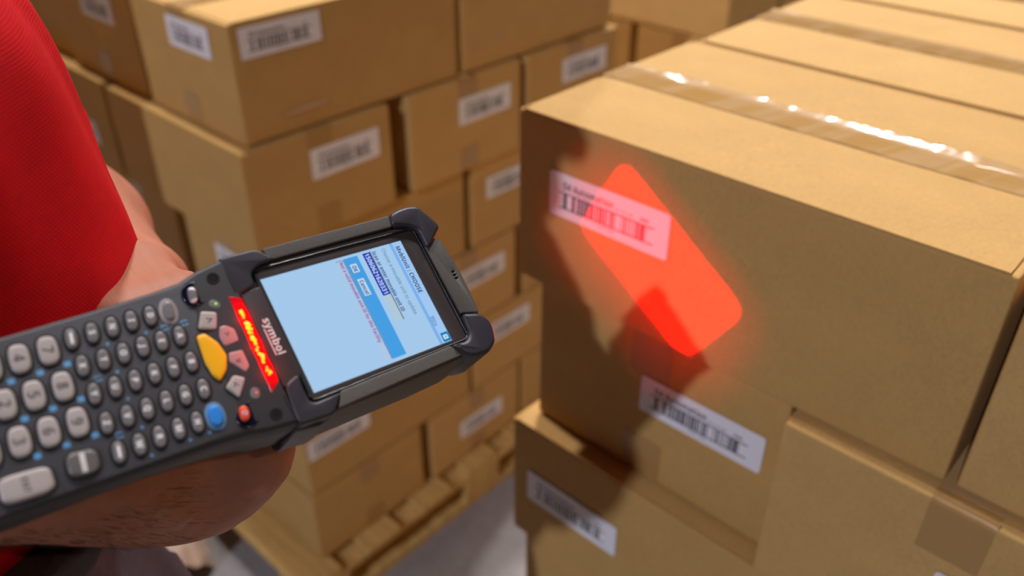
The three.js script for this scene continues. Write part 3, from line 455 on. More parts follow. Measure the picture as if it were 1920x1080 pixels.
// ---------------------------------------------------------------- the hand-held scanner; its parts are drawn in millimetres: x to the nose, y across, z out of the screen
const font = await new FontLoader().loadAsync('fonts/droid/droid_sans_bold.typeface.json');
{
  const t = thing('barcode_scanner', 'rugged dark grey hand-held barcode scanner with lit screen and keypad held in the hand', 'scanner');
  t.position.copy(DEV.o); t.quaternion.setFromRotationMatrix(new THREE.Matrix4().makeBasis(DEV.x, DEV.y, DEV.z));
  const mm = (g) => { g.scale(0.001, 0.001, 0.001); return g; };
  const grainTex = dataTexture(512, (x, y) => { const v = 128 + (hash3(x * 512, y * 512, 3) - 0.5) * 120 + tileNoise(x, y, 100, 2, 5) * 60; return [v, v, v]; }, false, 0.03);
  const speckTex = dataTexture(512, (x, y) => { const k = hash3(x * 512, y * 512, 8) > 0.99 ? 95 : 0, g = tileNoise(x, y, 40, 2, 5) * 8; return [80 + k + g, 75 + k + g, 69 + k + g]; }, true, 0.03);
  const P = {
    shell: phys({ color: 0x2d2c2e, roughness: 0.5, bumpMap: grainTex, bumpScale: 0.00004 }),
    speck: phys({ map: speckTex, roughness: 0.52, bumpMap: grainTex, bumpScale: 0.00008 }),
    rubber: phys({ color: 0x322f35, roughness: 0.42, specularIntensity: 0.8 }),
    seal: phys({ color: 0x101a19, roughness: 0.32, clearcoat: 0.4, clearcoatRoughness: 0.15 }),
    bezel: phys({ color: 0x3a3231, roughness: 0.4, bumpMap: grainTex, bumpScale: 0.00002 }),
    black: std({ color: 0x0b0a0b, roughness: 0.7 }),
    hole: std({ color: 0x020202, roughness: 1 }),
    navy: phys({ color: 0x0d0f22, roughness: 0.18, clearcoat: 0.5 }),
    chrome: std({ color: 0x9a9a9a, roughness: 0.3, metalness: 0.9 }),
    yellow: phys({ color: 0xf7b50a, roughness: 0.4 }),
    blue: phys({ color: 0x2f86d8, roughness: 0.35 }),
    lightblue: std({ color: 0x5d88a8, roughness: 0.5 }),
    orange: phys({ color: 0xe8502c, roughness: 0.4 }),
    pink: phys({ color: 0xc9908c, roughness: 0.4 }),
    pale: phys({ color: 0xa59c98, roughness: 0.35 }),
    white: std({ color: 0xd8d6d4, roughness: 0.5 }),
  };
  // cross-sections: closed rounded polygons in (y, z), same number of points each
  const rounded = (pts, seg = 5) => pts.flatMap(([y, z, r], i) => { const a = pts[(i + pts.length - 1) % pts.length], b = pts[(i + 1) % pts.length], p = new THREE.Vector2(y, z), d1 = new THREE.Vector2(a[0] - y, a[1] - z), d2 = new THREE.Vector2(b[0] - y, b[1] - z), q = Math.min(r, d1.length() * 0.48, d2.length() * 0.48); d1.setLength(q); d2.setLength(q); return Array.from({ length: seg + 1 }, (_, k) => { const u = k / seg; return [y + d1.x * (1 - u) ** 2 + d2.x * u * u, z + d1.y * (1 - u) ** 2 + d2.y * u * u]; }); });
  function loft(sections) { // [[x, pts, xOffset?], ...] in order, capped
    const n = sections[0][1].length, pos = [], idx = [];
    for (const [x, pts, fx] of sections) pts.forEach(([y, z]) => pos.push(x + (fx ? fx(y, z) : 0), y, z));
    for (let s = 0; s < sections.length - 1; s++) for (let i = 0; i < n; i++) { const a = s * n + i, b = s * n + (i + 1) % n, c = a + n, d = b + n; idx.push(a, b, d, a, d, c); }
    for (const s of [0, sections.length - 1]) { const c = pos.length / 3, pts = sections[s][1]; pos.push(sections[s][0], pts.reduce((q, e) => q + e[0], 0) / n, pts.reduce((q, e) => q + e[1], 0) / n); for (let i = 0; i < n; i++) { const a = s * n + i, b = s * n + (i + 1) % n; if (s) idx.push(c, a, b); else idx.push(c, b, a); } }
    let g = new THREE.BufferGeometry(); g.setAttribute('position', new THREE.Float32BufferAttribute(pos, 3)); g.setIndex(idx);
    const tri = g.toNonIndexed(), p = tri.attributes.position, uv = new Float32Array(p.count * 2);
    for (let i = 0; i < p.count; i++) { uv[i * 2] = p.getX(i) / 1000; uv[i * 2 + 1] = (p.getY(i) + p.getZ(i)) / 1000; }
    tri.setAttribute('uv', new THREE.BufferAttribute(uv, 2)); return creased(tri, 0.7);
  }
  function creased(g, angle) { // smooth shading below the crease angle
    g = g.index ? g.toNonIndexed() : g; g.computeVertexNormals(); const p = g.attributes.position, n = g.attributes.normal, m = new Map(), c = Math.cos(angle), N = [];
    const key = (i) => Math.round(p.getX(i) * 500) + ',' + Math.round(p.getY(i) * 500) + ',' + Math.round(p.getZ(i) * 500);
    for (let i = 0; i < p.count; i++) { const k = key(i); if (!m.has(k)) m.set(k, []); m.get(k).push(i); N.push(V(n.getX(i), n.getY(i), n.getZ(i))); }
    const out = new Float32Array(p.count * 3);
    for (const list of m.values()) for (const i of list) { const a = V(0, 0, 0); for (const j of list) if (N[i].dot(N[j]) > c) a.add(N[j]); a.normalize().toArray(out, i * 3); }
    g.setAttribute('normal', new THREE.BufferAttribute(out, 3)); return g;
  }
  const shape = (pts) => new THREE.Shape(pts.map(([x, y]) => new THREE.Vector2(x, y)));
  const rim = (pts, r, seg = 4) => rounded(pts.map(([x, y]) => [x, y, r]), seg);
  function plate(pts, z0, z1, bevel = 0.4, holes = []) { const s = shape(pts); holes.forEach((h) => s.holes.push(new THREE.Path(h.map(([x, y]) => new THREE.Vector2(x, y))))); const g = new THREE.ExtrudeGeometry(s, { depth: z1 - z0 - 2 * bevel, bevelEnabled: bevel > 0, bevelThickness: bevel, bevelSize: bevel, bevelOffset: -bevel, bevelSegments: 3, curveSegments: 10 }); g.translate(0, 0, z0 + bevel); const p = g.attributes.position, uv = g.attributes.uv; for (let i = 0; i < p.count; i++) uv.setXY(i, p.getX(i) / 1000, (p.getY(i) + p.getZ(i)) / 1000); return creased(g, 0.75); }
  // soft pad: rings of an outline shrinking towards its centre as they rise
  function pad(outline, rings, tilt = 0, cx = 0, cy = 0) { const c = Math.cos(tilt), s = Math.sin(tilt), n = outline.length, pos = [], idx = [], uv = []; rings.forEach(([k, z]) => outline.forEach(([x, y]) => { const a = x * k, b = y * k; pos.push(cx + a * c + b * s, cy - a * s + b * c, z); uv.push(a, b); })); for (let r = 0; r < rings.length - 1; r++) for (let i = 0; i < n; i++) { const a = r * n + i, b = r * n + (i + 1) % n; idx.push(a, b, b + n, a, b + n, a + n); } const top = pos.length / 3, z = rings[rings.length - 1][1]; pos.push(cx, cy, z); uv.push(0, 0); const o = (rings.length - 1) * n; for (let i = 0; i < n; i++) idx.push(o + i, o + (i + 1) % n, top); const g = new THREE.BufferGeometry(); g.setAttribute('position', new THREE.Float32BufferAttribute(pos, 3)); g.setAttribute('uv', new THREE.Float32BufferAttribute(uv, 2)); g.setIndex(idx); g.computeVertexNormals(); return g; }
  const oval = (a, b, e = 2.4, n = 36) => Array.from({ length: n }, (_, i) => { const q = i / n * Math.PI * 2, c = Math.cos(q), s = Math.sin(q); return [a * Math.sign(c) * Math.abs(c) ** (2 / e), b * Math.sign(s) * Math.abs(s) ** (2 / e)]; });
  const tubeRing = (pts, r, z) => new THREE.TubeGeometry(new THREE.CatmullRomCurve3(pts.map(([x, y]) => V(x, y, z)), true, 'catmullrom', 0.1), pts.length * 3, r, 8, true);

  // body: keypad half and screen head
  const keySec = (yT, yB, zS, zB, e = 0) => rounded([[yT, 0.6 + e, 2.2], [yT + 1, -6, 2], [yT - 1.5, zS, 6], [yT - 13, zB, 8], [yB + 13, zB, 8], [yB + 1.2, zS, 6], [yB - 1, -6, 2], [yB, 0.6 + e, 2.2]]);
  part(t, 'keypad_housing', mm(loft([[-176, keySec(31.5, -28, -25, -29)], [-173, keySec(33.5, -30.5, -28, -32)], [-160, keySec(34, -31.4, -29, -33)], [-140, keySec(34.4, -32, -27, -31)], [-126, keySec(34.8, -32.6, -24, -28)], [-110, keySec(35.2, -33, -24, -29)], [-85, keySec(36.2, -34, -29, -34)], [-72, keySec(37.4, -35, -33, -38, 0.2)], [-64, keySec(40, -37, -36, -42, 1.2)], [-51, keySec(42.4, -38.6, -38, -44, 1.6)]])), P.shell);
  const headSec = (g, zB) => rounded([[36 - g, -0.9, 0.8], [41.6 - g, -1.4, 1.2], [42.4 - g, -zB + 8, 6], [30, -zB, 9], [-30, -zB, 9], [-41.2 + g, -zB + 8, 6], [-39.6 + g, -1.6, 1.2], [-32.6 + g, -0.9, 0.8]]);
  const noseCurve = (y) => -0.0018 * y * y;
  part(t, 'screen_housing', mm(loft([[-50.6, headSec(0.8, 42)], [-49, headSec(0, 44)], [-20, headSec(0, 46)], [20, headSec(0, 46)], [40, headSec(0.4, 44)], [52, headSec(1.5, 30), noseCurve], [56.5, headSec(2.5, 22), noseCurve]])), P.speck, 'speckled dark grey housing around the screen');
  // keypad face with its printing
  const faceTex = canvasTexture(2048, 1182, (c, w, h) => {
    const X = (x) => (x + 178) / 130 * w, Y = (y) => (38 - y) / 75 * h, k = w / 130;
    c.fillStyle = '#38383c'; c.fillRect(0, 0, w, h); c.fillStyle = '#5aa2d6';
    [[-143.8, 16.2], [-133.9, 16.2], [-124.2, 16.4], [-108.5, 19.6, 1], [-92.9, 19.7, 2], [-85.1, 19.4, 3], [-76.9, 19, 3], [-115.8, 7.1, 3], [-109.2, 7.4, 1], [-109.1, -4.5, 2], [-124.5, 1.3], [-134.4, 1.2], [-144.2, 0.8], [-124.7, -13.9], [-116.8, -17.1, 3], [-108.9, -17.2, 1], [-134.8, -13.8], [-144.8, -14.1], [-109.6, -29, 1], [-93.9, -28.8, 2], [-86, -28.8, 2]].forEach(([x, y, m = 0], i) => {
      c.save(); c.translate(X(x), Y(y)); c.rotate(Math.PI / 2); c.font = `bold ${3 * k}px sans-serif`; c.textAlign = 'center'; c.textBaseline = 'middle'; c.fillText(m ? ['', '*', '+', '[ ]'][m] : ['<', '^', '>', '#', '=', '%', '@', '/', '&'][i % 9], 0, 0); if (!m) { c.globalAlpha = 0.85; c.fillRect(-1.1 * k, -1.2 * k, 2.2 * k, 2.4 * k); } c.restore();
    });
  });
  const facePts = rim([[-174, -29.8], [-140, -30.6], [-110, -31.6], [-75, -32.6], [-62, -33], [-56.8, -23.5], [-51, -23.4], [-51, 23.4], [-56.5, 25.2], [-60.5, 31], [-71, 35.6], [-110, 33.8], [-174, 32.4]], 2.2);
  { const g = plate(facePts, -1, 0.9, 0.3), p = g.attributes.position, uv = g.attributes.uv; for (let i = 0; i < p.count; i++) uv.setXY(i, (p.getX(i) + 178) / 130, (p.getY(i) + 37) / 75); part(t, 'keypad_face', mm(g), phys({ map: faceTex, roughness: 0.55, bumpMap: grainTex, bumpScale: 0.00003 }), 'charcoal keypad face printed with light blue symbols'); }
  // keys; the legends sit in one atlas
  const legends = [' ', 'A', 'B', 'C', ' ', 'D', 'E', 'F', 'G', 'H', 'I', 'J', 'K', 'L', 'M', 'N', 'O', 'P', 'Q', 'R', 'S', 'T', 'U', 'V', 'W', '=', 'X', 'Y', 'Z', '.', '7', '8', '9', '4', '5', '6', '1', '2', '3', 'ENT', 'SPC', '^', '>', 'v', '<', 'dot', 'pwr', 'led', 'bar', 'sq'];
  const atlas = (bg, fg, glossy) => phys({ map: canvasTexture(1024, 1024, (c) => { c.fillStyle = bg; c.fillRect(0, 0, 1024, 1024); c.fillStyle = fg; c.textAlign = 'center'; c.textBaseline = 'middle'; legends.forEach((l, i) => { const x = (i % 8) * 128 + 64, y = Math.floor(i / 8) * 128 + 64; if (l === 'bar') { c.fillRect(x - 52, y - 13, 104, 26); return; } if (l === 'sq' || l === 'dot' || l === 'led' || l === 'pwr' || l === 'SPC') return; c.font = `bold ${l.length > 1 ? 44 : 84}px sans-serif`; c.fillText(l, x, y + 4); }); }), roughness: glossy, clearcoat: 0.3, clearcoatRoughness: 0.3 });
  const greyKey = atlas('#787371', '#fbf8f2', 0.3), paleKey = atlas('#aea49d', '#4a4648', 0.4), pinkKey = atlas('#b98480', '#5a3a3a', 0.4), darkKey = atlas('#66625d', '#d8d4cc', 0.36);
  const stamp = (g, l, size) => { const i = legends.indexOf(l), uv = g.attributes.uv; for (let k = 0; k < uv.count; k++) { const nx = -uv.getY(k) / size, ny = uv.getX(k) / size; uv.setXY(k, ((i % 8) + 0.5 + Math.max(-0.49, Math.min(0.49, nx))) / 8, 1 - (Math.floor(i / 8) + 0.5 - Math.max(-0.49, Math.min(0.49, ny))) / 8); } return g; };
  const Z0 = 0.9, keyShape = (h) => [[1, Z0 - 0.2], [1, Z0 + h * 0.5], [0.95, Z0 + h * 0.78], [0.86, Z0 + h * 0.93], [0.7, Z0 + h], [0.3, Z0 + h * 1.03]];
  function key(outline, x, y, h, mat, l, size, tilt = 0, gap = 1.2, rimMat = P.black) {
    const k = part(t, 'key', mm(stamp(pad(outline, keyShape(h), tilt, x, y), l, size)), mat), grow = outline.map(([a, b]) => { const q = Math.hypot(a, b); return [a * (q + gap) / q, b * (q + gap) / q]; });
    part(k, 'gasket', mm(pad(grow, [[1, Z0 - 0.2], [1, Z0 + 0.06], [0.97, Z0 + 0.14]], tilt, x, y)), rimMat); return k;
  }
  const small = oval(2.15, 4.25), big = oval(3.5, 5.8, 2.9), rows = [[-81.25, 25.8], [-88.8, 25.9], [-96.4, 26], [-104.1, 25.7], [-111.8, 25.6], [-119.6, 25.6]], cols = [0, -12, -24.2, -36.8, -49.1];
  rows.forEach(([x, y0], i) => cols.forEach((d, j) => { if (i === 0 && j === 4) key(oval(2.7, 4.5), x, y0 + d, 1.7, P.blue, ' ', 9, 0.16, 1.5, P.lightblue).userData.label = 'blue oval key with pale blue rim'; else key(small, x, y0 + d, 1.35, greyKey, i === 5 && (j === 0 || j === 4) ? 'bar' : legends[i * 5 + j], 5.0, 0.16, i === 0 && j === 0 ? 1.6 : 1.3, i === 0 && j === 0 ? P.pale : P.black); }));
  [-128.6, -138.6, -148.4, -158.4].forEach((x, i) => [23.6, 8.1, -7.1].forEach((y, j) => key(big, x, y, 1.4, paleKey, i < 3 ? legends[30 + i * 3 + j] : '.', 8.4, 0.12, 1.2)));
  key(oval(8.6, 5, 4.2), -151.4, -23.1, 2, paleKey, 'ENT', 9, 0.08, 1).userData.label = 'long pale enter key';
  key(oval(5.4, 4.7, 3.4), -132.2, -22.7, 2, darkKey, 'bar', 9, 0.14, 1).userData.label = 'dark grey key with a white stripe';
  const about = (pts) => { const cx = pts.reduce((s, p) => s + p[0], 0) / pts.length, cy = pts.reduce((s, p) => s + p[1], 0) / pts.length; return [rim(pts.map(([x, y]) => [x - cx, y - cy]), 1.1), cx, cy]; };
  const polyKey = (pts, mat, l, size, h = 1.1) => { const [o, cx, cy] = about(pts); return key(o, cx, cy, h, mat, l, size, 0, 0.9); };
  polyKey([[-69.2, 21.6], [-62.9, 19.2], [-66.2, 11.8], [-73.2, 14.4]], paleKey, '^', 8);
  polyKey([[-64.8, 12.7], [-62.3, 12.8], [-58.6, 9.8], [-58.9, 3.6], [-66, 3.3], [-66.6, 8]], pinkKey, '>', 6).userData.label = 'pink arrow key near the red light bar';
  polyKey([[-65.9, 0.3], [-59.6, 0.2], [-59.6, -8.6], [-62.6, -10.6], [-67, -3.6]], pinkKey, 'v', 6);
  polyKey([[-67.8, -9.6], [-63.6, -12.3], [-69.4, -19.8], [-73, -13.6]], paleKey, '<', 7);
  key(oval(3, 2.1), -62.1, 22.9, 1, greyKey, 'led', 9, 0.5, 0.6); key(oval(2.4, 2.9), -62.4, -20, 1, greyKey, 'dot', 9, 0.3, 0.6);
  const led = (x, y, c, k) => part(t, 'status_light', mm(new THREE.SphereGeometry(0.55, 14, 10).scale(1, 1, 0.5).translate(x, y, Z0 + 1.05)), glow(c, k));
  led(-62, 23, 0x66ff44, 1.2); led(-62.2, -20.2, 0xff5040, 1.2);
  { const [o, cx, cy] = about([[-75.2, 11.6], [-71.6, 11.8], [-68, 6], [-66.9, -0.6], [-69.4, -6.4], [-73.6, -10.2], [-75.6, -7.2], [-76.4, -1]]); key(o, cx, cy, 1.1, P.yellow, ' ', 30, 0, 0.9).userData.label = 'large yellow scan key'; }
  const navyPad = (x, y, rx, ry, tilt) => { part(t, 'key_surround', mm(pad(oval(rx, ry, 2.1), [[1, Z0 - 0.2], [1, Z0 + 0.3], [0.93, Z0 + 0.7], [0.8, Z0 + 0.5]], tilt, x, y)), P.navy, 'glossy navy surround'); };
  navyPad(-68.2, 30, 5.6, 5.6, 0); navyPad(-68.2, -27.8, 6.4, 4.8, -0.5);
  key(oval(1.9, 3.6), -69.6, 29.6, 1.9, greyKey, 'A', 60, 0.2, 0.3); key(oval(2.1, 3.3), -70.4, -26.7, 1.8, P.orange, 'pwr', 9, 0.2, 0.3).userData.label = 'orange power key';
  { const k = t.children[t.children.length - 1]; part(k, 'power_symbol', mm(new THREE.TorusGeometry(0.9, 0.22, 8, 24).translate(-70.4, -26.7, Z0 + 1.85)), P.white); }
  // corner lugs with screws, and the black band
  for (const y of [34.6, -31.7]) { const s = part(t, 'screw_hole', mm(new THREE.TorusGeometry(2.6, 0.25, 10, 28).translate(-58.4, y, 2.0)), P.black), fl = new THREE.CylinderGeometry(2.6, 2.6, 0.3, 24).rotateX(Math.PI / 2).translate(-58.4, y, 2.05); part(s, 'screw', mm(fl), P.hole); part(s, 'screw_drive', mm(new THREE.CylinderGeometry(0.7, 0.7, 0.4, 6).rotateX(Math.PI / 2).translate(-58.2, y, 2)), P.black); }
  // light bar: clear red lens over small bright lamps
  const lens = rim([[-56.4, -22.8], [-50.8, -18.8], [-50.4, 22.6], [-55.9, 24.6]], 0.7);
  const bar = part(t, 'light_bar', mm(plate(lens, 0.4, 2.2, 0.5)), phys({ color: 0xc4101a, roughness: 0.12, emissive: 0xff0000, emissiveMap: canvasTexture(64, 512, (c, w, h) => { c.fillStyle = '#400000'; c.fillRect(0, 0, w, h); const g = c.createLinearGradient(0, 0, 0, h); g.addColorStop(0.06, '#500000'); g.addColorStop(0.22, '#ff0000'); g.addColorStop(0.75, '#ff0000'); g.addColorStop(0.94, '#500000'); c.fillStyle = g; c.fillRect(0, 0, w, h); }), emissiveIntensity: 0.9, clearcoat: 1, clearcoatRoughness: 0.05 }), 'glowing red light bar');
  { const uv = bar.geometry.attributes.uv, p = bar.geometry.attributes.position; for (let i = 0; i < p.count; i++) uv.setXY(i, (p.getX(i) * 1000 + 57) / 7, (p.getY(i) * 1000 + 23) / 48); }
  const r0 = rng(41);
  [[15.8, 1.2], [14.4, 0.9], [13.2, 0.5], [10.2, 1.1], [9.4, 1.3], [8, 1.2], [7.2, 0.8], [6, 0.9], [5.4, 0.5], [2.9, 1.4], [1.9, 1.1], [0.4, 0.9], [-1.6, 0.6], [-2.6, 0.8], [-4.6, 0.8], [-6.0, 1.1], [-7, 1.0], [-8.6, 0.7], [-11.4, 0.5], [-12.6, 0.7], [-13.8, 0.9], [-14.6, 0.5]].forEach(([y, s]) => { const g = new THREE.IcosahedronGeometry(s, 2), p = g.attributes.position; const a = r0() * 9; for (let i = 0; i < p.count; i++) { const k = 1 + 0.35 * noise3(p.getX(i) * 2 + a, p.getY(i) * 2, p.getZ(i) * 2); p.setXYZ(i, p.getX(i) * k * 0.8, p.getY(i) * k * 1.05, p.getZ(i) * 0.4); } g.computeVertexNormals(); part(bar, 'lamp_bead', mm(g.translate(-54.4 + r0() * 1.9, y, 2.15)), glow(0xffa818, 2.2)); });
  for (const y of [14, 0, -13]) { const l = new THREE.PointLight(0xff0a04, 0.0003, 0, 2); l.position.set(-0.0535, y / 1000, 0.0048); l.shadow.radius = 0.06; l.castShadow = true; t.add(l); }
  // name plate between bar and screen
  part(t, 'name_plate', mm(plate(rim([[-50.2, -22], [-43, -22], [-40.4, -18], [-40.4, 25], [-50, 24.6]], 0.6), 0.2, 1.7, 0.3)), P.bezel);
  { const g = new TextGeometry('symbol', { font, size: 3.5, depth: 0.1, curveSegments: 4 }); g.computeBoundingBox(); const b = g.boundingBox; g.translate(-b.min.x, 0, 0).scale(17.6 / (b.max.x - b.min.x), 1, 1).rotateZ(-Math.PI / 2).translate(-46.2, 10, 1.68); part(t, 'lettering', mm(g), P.white, 'white maker lettering'); part(t, 'underline', mm(plate([[-47.4, -7.5], [-46.95, -7.5], [-46.95, 5.6], [-47.4, 5.6]], 1.6, 1.78, 0)), P.white); }
  // screen
  const lcd = canvasTexture(1152, 1536, (c, w, h) => {
    const X = (y) => (28.8 - y) / 57.6 * w, Y = (x) => (38.4 - x) / 76.8 * h, k = w / 57.6, T = (s, x, y, yEnd, size, fill, bold) => { c.font = `${bold ? 'bold ' : ''}${size * 1.14 * k}px sans-serif`; c.fillStyle = fill; c.textBaseline = 'alphabetic'; const m = c.measureText(s).width, tgt = (y - yEnd) * k; c.save(); c.translate(X(y), Y(x)); c.scale(tgt / m, 1); c.fillText(s, 0, 0); c.restore(); };
    const R = (x1, y1, x0, y0, fill) => { c.fillStyle = fill; c.fillRect(X(y1), Y(x1), (y1 - y0) * k, (x1 - x0) * k); };
    c.fillStyle = '#a9cff2'; c.fillRect(0, 0, w, h);
    R(38.4, 28.8, 33, -28.8, '#a4cdf8'); R(33, 28.8, 31.3, -28.8, '#7fb4f2');
    T('MvblUnit : CHOOSE', 33.9, 26.5, -0.6, 3.0, '#1d3f74', true); T('Menu', 33.6, -13.8, -19.2, 2.3, '#3a62b0'); R(33.2, -13.8, 33.0, -19.2, '#3a62b0');
    R(38.3, -23.5, 33.9, -28.4, '#1286c4'); R(37.4, -24.8, 34.8, -27.1, '#d5ecf6'); R(36.9, -25.4, 35.6, -26.5, '#7fbad6');
    T('Choose a movable unit to update.', 25.9, 27.3, -10.8, 2.5, '#4d7c9c'); T('Scan or enter movable unit ID', 20.3, 27.2, -6.8, 2.6, '#24407e', true);
    R(19.5, 27.6, 15, -10.4, '#b6cfdd'); R(19.6, 27.7, 19.2, -10.6, '#20304c'); R(19.1, 27.4, 15.0, 3.8, '#1030b4'); T('15060621620331', 15.9, 27.1, 4.1, 3.1, '#c8dcff', true);
    R(12, 27.4, 4.3, -27, '#46a2ea');
    for (const [s, a, b] of [['OK', 23.7, 18.9], ['Cancel', 15.5, 6.2]]) { R(9.6, a, 5.9, b, '#eaf3fb'); R(9.4, a - 0.2, 5.7, b - 0.2, '#5b8cc4'); R(9.4, a - 0.2, 6.0, b + 0.15, '#bcdaf4'); T(s, 6.8, a - 0.8, b + 0.7, 2.6, '#2a4a80', true); }
    R(4.15, 27, 3.85, -26.8, '#1d2f55'); R(3.8, 27, 0.2, -26.8, '#b2cdec'); R(3.9, 27.0, -0.2, 26.8, '#1d2f55'); T('Not a valid movable unit ID for this Facility', 1.4, 26.3, -17.4, 2.3, '#9a3a9c', true);
  });
  { const g = new THREE.PlaneGeometry(57.6, 76.8).rotateZ(-Math.PI / 2); part(t, 'screen', mm(g), phys({ color: 0x06080a, roughness: 0.25, emissive: 0xffffff, emissiveMap: lcd, emissiveIntensity: 0.92 }), 'lit light blue screen with a form and an error line');
    const a = new THREE.RectAreaLight(0xa8cff4, 0.35, 0.055, 0.074); a.position.set(0, 0, 0.001); a.rotation.set(Math.PI, 0, Math.PI / 2); t.add(a); }
  const open = [[-38.4, -28.8], [38.4, -28.8], [38.4, 28.8], [-38.4, 28.8]];
  part(t, 'screen_bezel', mm(plate(rim([[-40.6, -31.2], [47, -30.2], [47.4, 32.6], [-39.6, 33.2]], 2), -0.8, 0.35, 0.15, [open])), P.bezel, 'dark brown screen bezel');
  part(t, 'screen_seal', mm(tubeRing(rim([[-41.3, -32], [47.7, -30.9], [48, 33.2], [-40.3, 33.8]], 3, 6), 0.5, 0.75)), P.seal, 'glossy black seal line around the screen');
  // side strips
  part(t, 'side_strip', mm(plate(rim([[-31, 36], [36.4, 36.4], [37.6, 42.6], [-32, 42.2]], 0.6), -2.4, 2.3, 0.5)), P.speck); 
  { const g = plate(rim([[-27.4, -32.6], [35, -31.6], [39.4, -37.6], [-31.6, -39.2]], 0.6), -2.2, 1.9, 0.5); part(t, 'side_strip', mm(g), P.speck); }
  // nose plate with sound slots
  const arc = (y) => 60.6 - 0.0034 * y * y;
  const nose = [[48.9, 21.6], [56.6, 24.4], ...[22, 18, 14, 10, 6, 2, -2, -6, -10, -14, -18, -20.4].map((y) => [arc(y) + 0.3, y]), [49.6, -17.8]];
  const slotAt = (y) => oval(1.05, 0.5, 3, 16).map(([a, b]) => [a + 57.1, b + y]);
  const np = part(t, 'nose_plate', mm(plate(nose, -1.4, 2.1, 0.5, [4, 2.1, 0.2].map((y) => slotAt(y).map(([a, b]) => [a, b])))), P.speck, 'speckled curved nose plate');
  for (const y of [4, 2.1, 0.2]) part(np, 'slot', mm(plate(slotAt(y).map(([a, b]) => [57.1 + (a - 57.1) * 1.15, y + (b - y) * 1.3]), -1.2, 0.6, 0)), P.hole);
  part(np, 'ridge', mm(new THREE.TubeGeometry(new THREE.CatmullRomCurve3([V(53.4, 12, 2), V(54.6, 6, 2.05), V(55.4, 0, 2.05), V(55.2, -6, 2.05), V(54, -10, 2)]), 30, 0.22, 6)), P.speck);
  part(t, 'nose_edge', mm(new THREE.TubeGeometry(new THREE.CatmullRomCurve3([24, 16, 8, 0, -8, -16, -21].map((y) => V(arc(y) - (y > 23 ? 2 : 0.5), y, 0.2))), 40, 0.9, 8)), phys({ color: 0x4c4a4b, roughness: 0.35 }));
  // rubber bumpers
  const bump = (pts, z0, z1, b) => part(t, 'bumper', mm(plate(rim(pts, 2.6, 6), z0, z1, b)), P.rubber, 'smooth dark rubber bumper');
  bump([[37.8, 42.9], [36, 36.4], [45.6, 34], [49.2, 30.6], [48.8, 20.9], [51, 20.2], [57.2, 25.2], [62.4, 29.2], [60.4, 34], [55.4, 43.4], [50, 44.6], [44, 44.4]], -24, 4.2, 1.9);
  bump([[49.4, -18.4], [58.8, -21], [62.8, -25.8], [62.6, -31], [60, -38], [53, -42], [44, -41.4], [39.4, -38.4], [35.2, -31.4], [44.6, -32.2], [48.2, -28.6]], -26, 3.4, 2.2);
  bump([[-51.4, 23.4], [-52.6, 43], [-35, 43.2], [-28, 35.8], [-36.6, 35.2], [-41.8, 32.4], [-42.4, 26]], -38, 2.6, 1.2);
  bump([[-42, -18.4], [-49.6, -21.4], [-51, -32], [-51, -40.2], [-34.6, -41.2], [-27.2, -33.2], [-40.8, -33.4], [-43.4, -31]], -40, 2.6, 1.2);
  part(t, 'bumper', mm(loft([[-51.2, rounded([[43.4, -4, 2], [43.4, -38, 6], [30, -43, 8], [-28, -43, 8], [-41.4, -36, 8], [-40.6, -4, 2]])], [-40, rounded([[43.6, -4, 2], [43.6, -39, 6], [30, -45, 8], [-28, -45, 8], [-43.4, -36, 8], [-42.2, -4, 2]])], [-34, rounded([[43, -6, 2], [43, -38, 6], [32, -45, 8], [-32, -45, 8], [-42, -36, 8], [-41, -6, 2]])]])), P.rubber);
  part(t, 'band', mm(loft([[-52.2, rounded([[42.8, 2.1, 1.2], [42.9, -38, 6], [30, -40, 8], [-28, -40, 8], [-38.4, -30, 6], [-38.4, 2.1, 1.2], [-32, 2.4, 1], [-24.5, 2.4, 0.5], [-24.4, 0.4, 0.3], [25.4, 0.4, 0.3], [25.5, 2.4, 0.5], [34, 2.4, 1]])], [-51.2, rounded([[42.8, 2.1, 1.2], [42.9, -38, 6], [30, -40, 8], [-28, -40, 8], [-38.4, -30, 6], [-38.4, 2.1, 1.2], [-32, 2.4, 1], [-24.5, 2.4, 0.5], [-24.4, 0.4, 0.3], [25.4, 0.4, 0.3], [25.5, 2.4, 0.5], [34, 2.4, 1]])]])), P.black, 'thin black seam band');
  // under the body: grip, trigger, battery foot, scan window
  part(t, 'grip', mm(loft([[-36, oval(10, 7.5, 2.6)], [-60, oval(9.5, 6.8, 2.6)], [-110, oval(8.5, 6.5, 2.6)], [-140, oval(9, 6.5, 2.6)], [-148, oval(8.5, 6, 2.6)]].map(([z, o]) => [-z, o]).reverse().map(([x, o]) => [x, o])).applyMatrix4(new THREE.Matrix4().makeBasis(V(-0.14, 0, -0.99), V(0, 1, 0), V(0.99, 0, -0.14))).translate(-51, 8.5, 0)), P.rubber);
  part(t, 'scan_hood', mm(loft([[44, rounded([[17, -16, 3], [17, -40, 4], [-17, -40, 4], [-17, -16, 3]])], [56.4, rounded([[17, -16, 3], [17, -40, 4], [-17, -40, 4], [-17, -16, 3]])]])), P.black);
  // scanning light: a small bright red emitter behind a black plate with a four-sided opening
  const S = [57.2, 0.5, -28], hole = [[12, 3.5, -4.35], [12, -2.2, -3.75], [12, -2.45, -6.75], [12, 2.95, -7.55]];
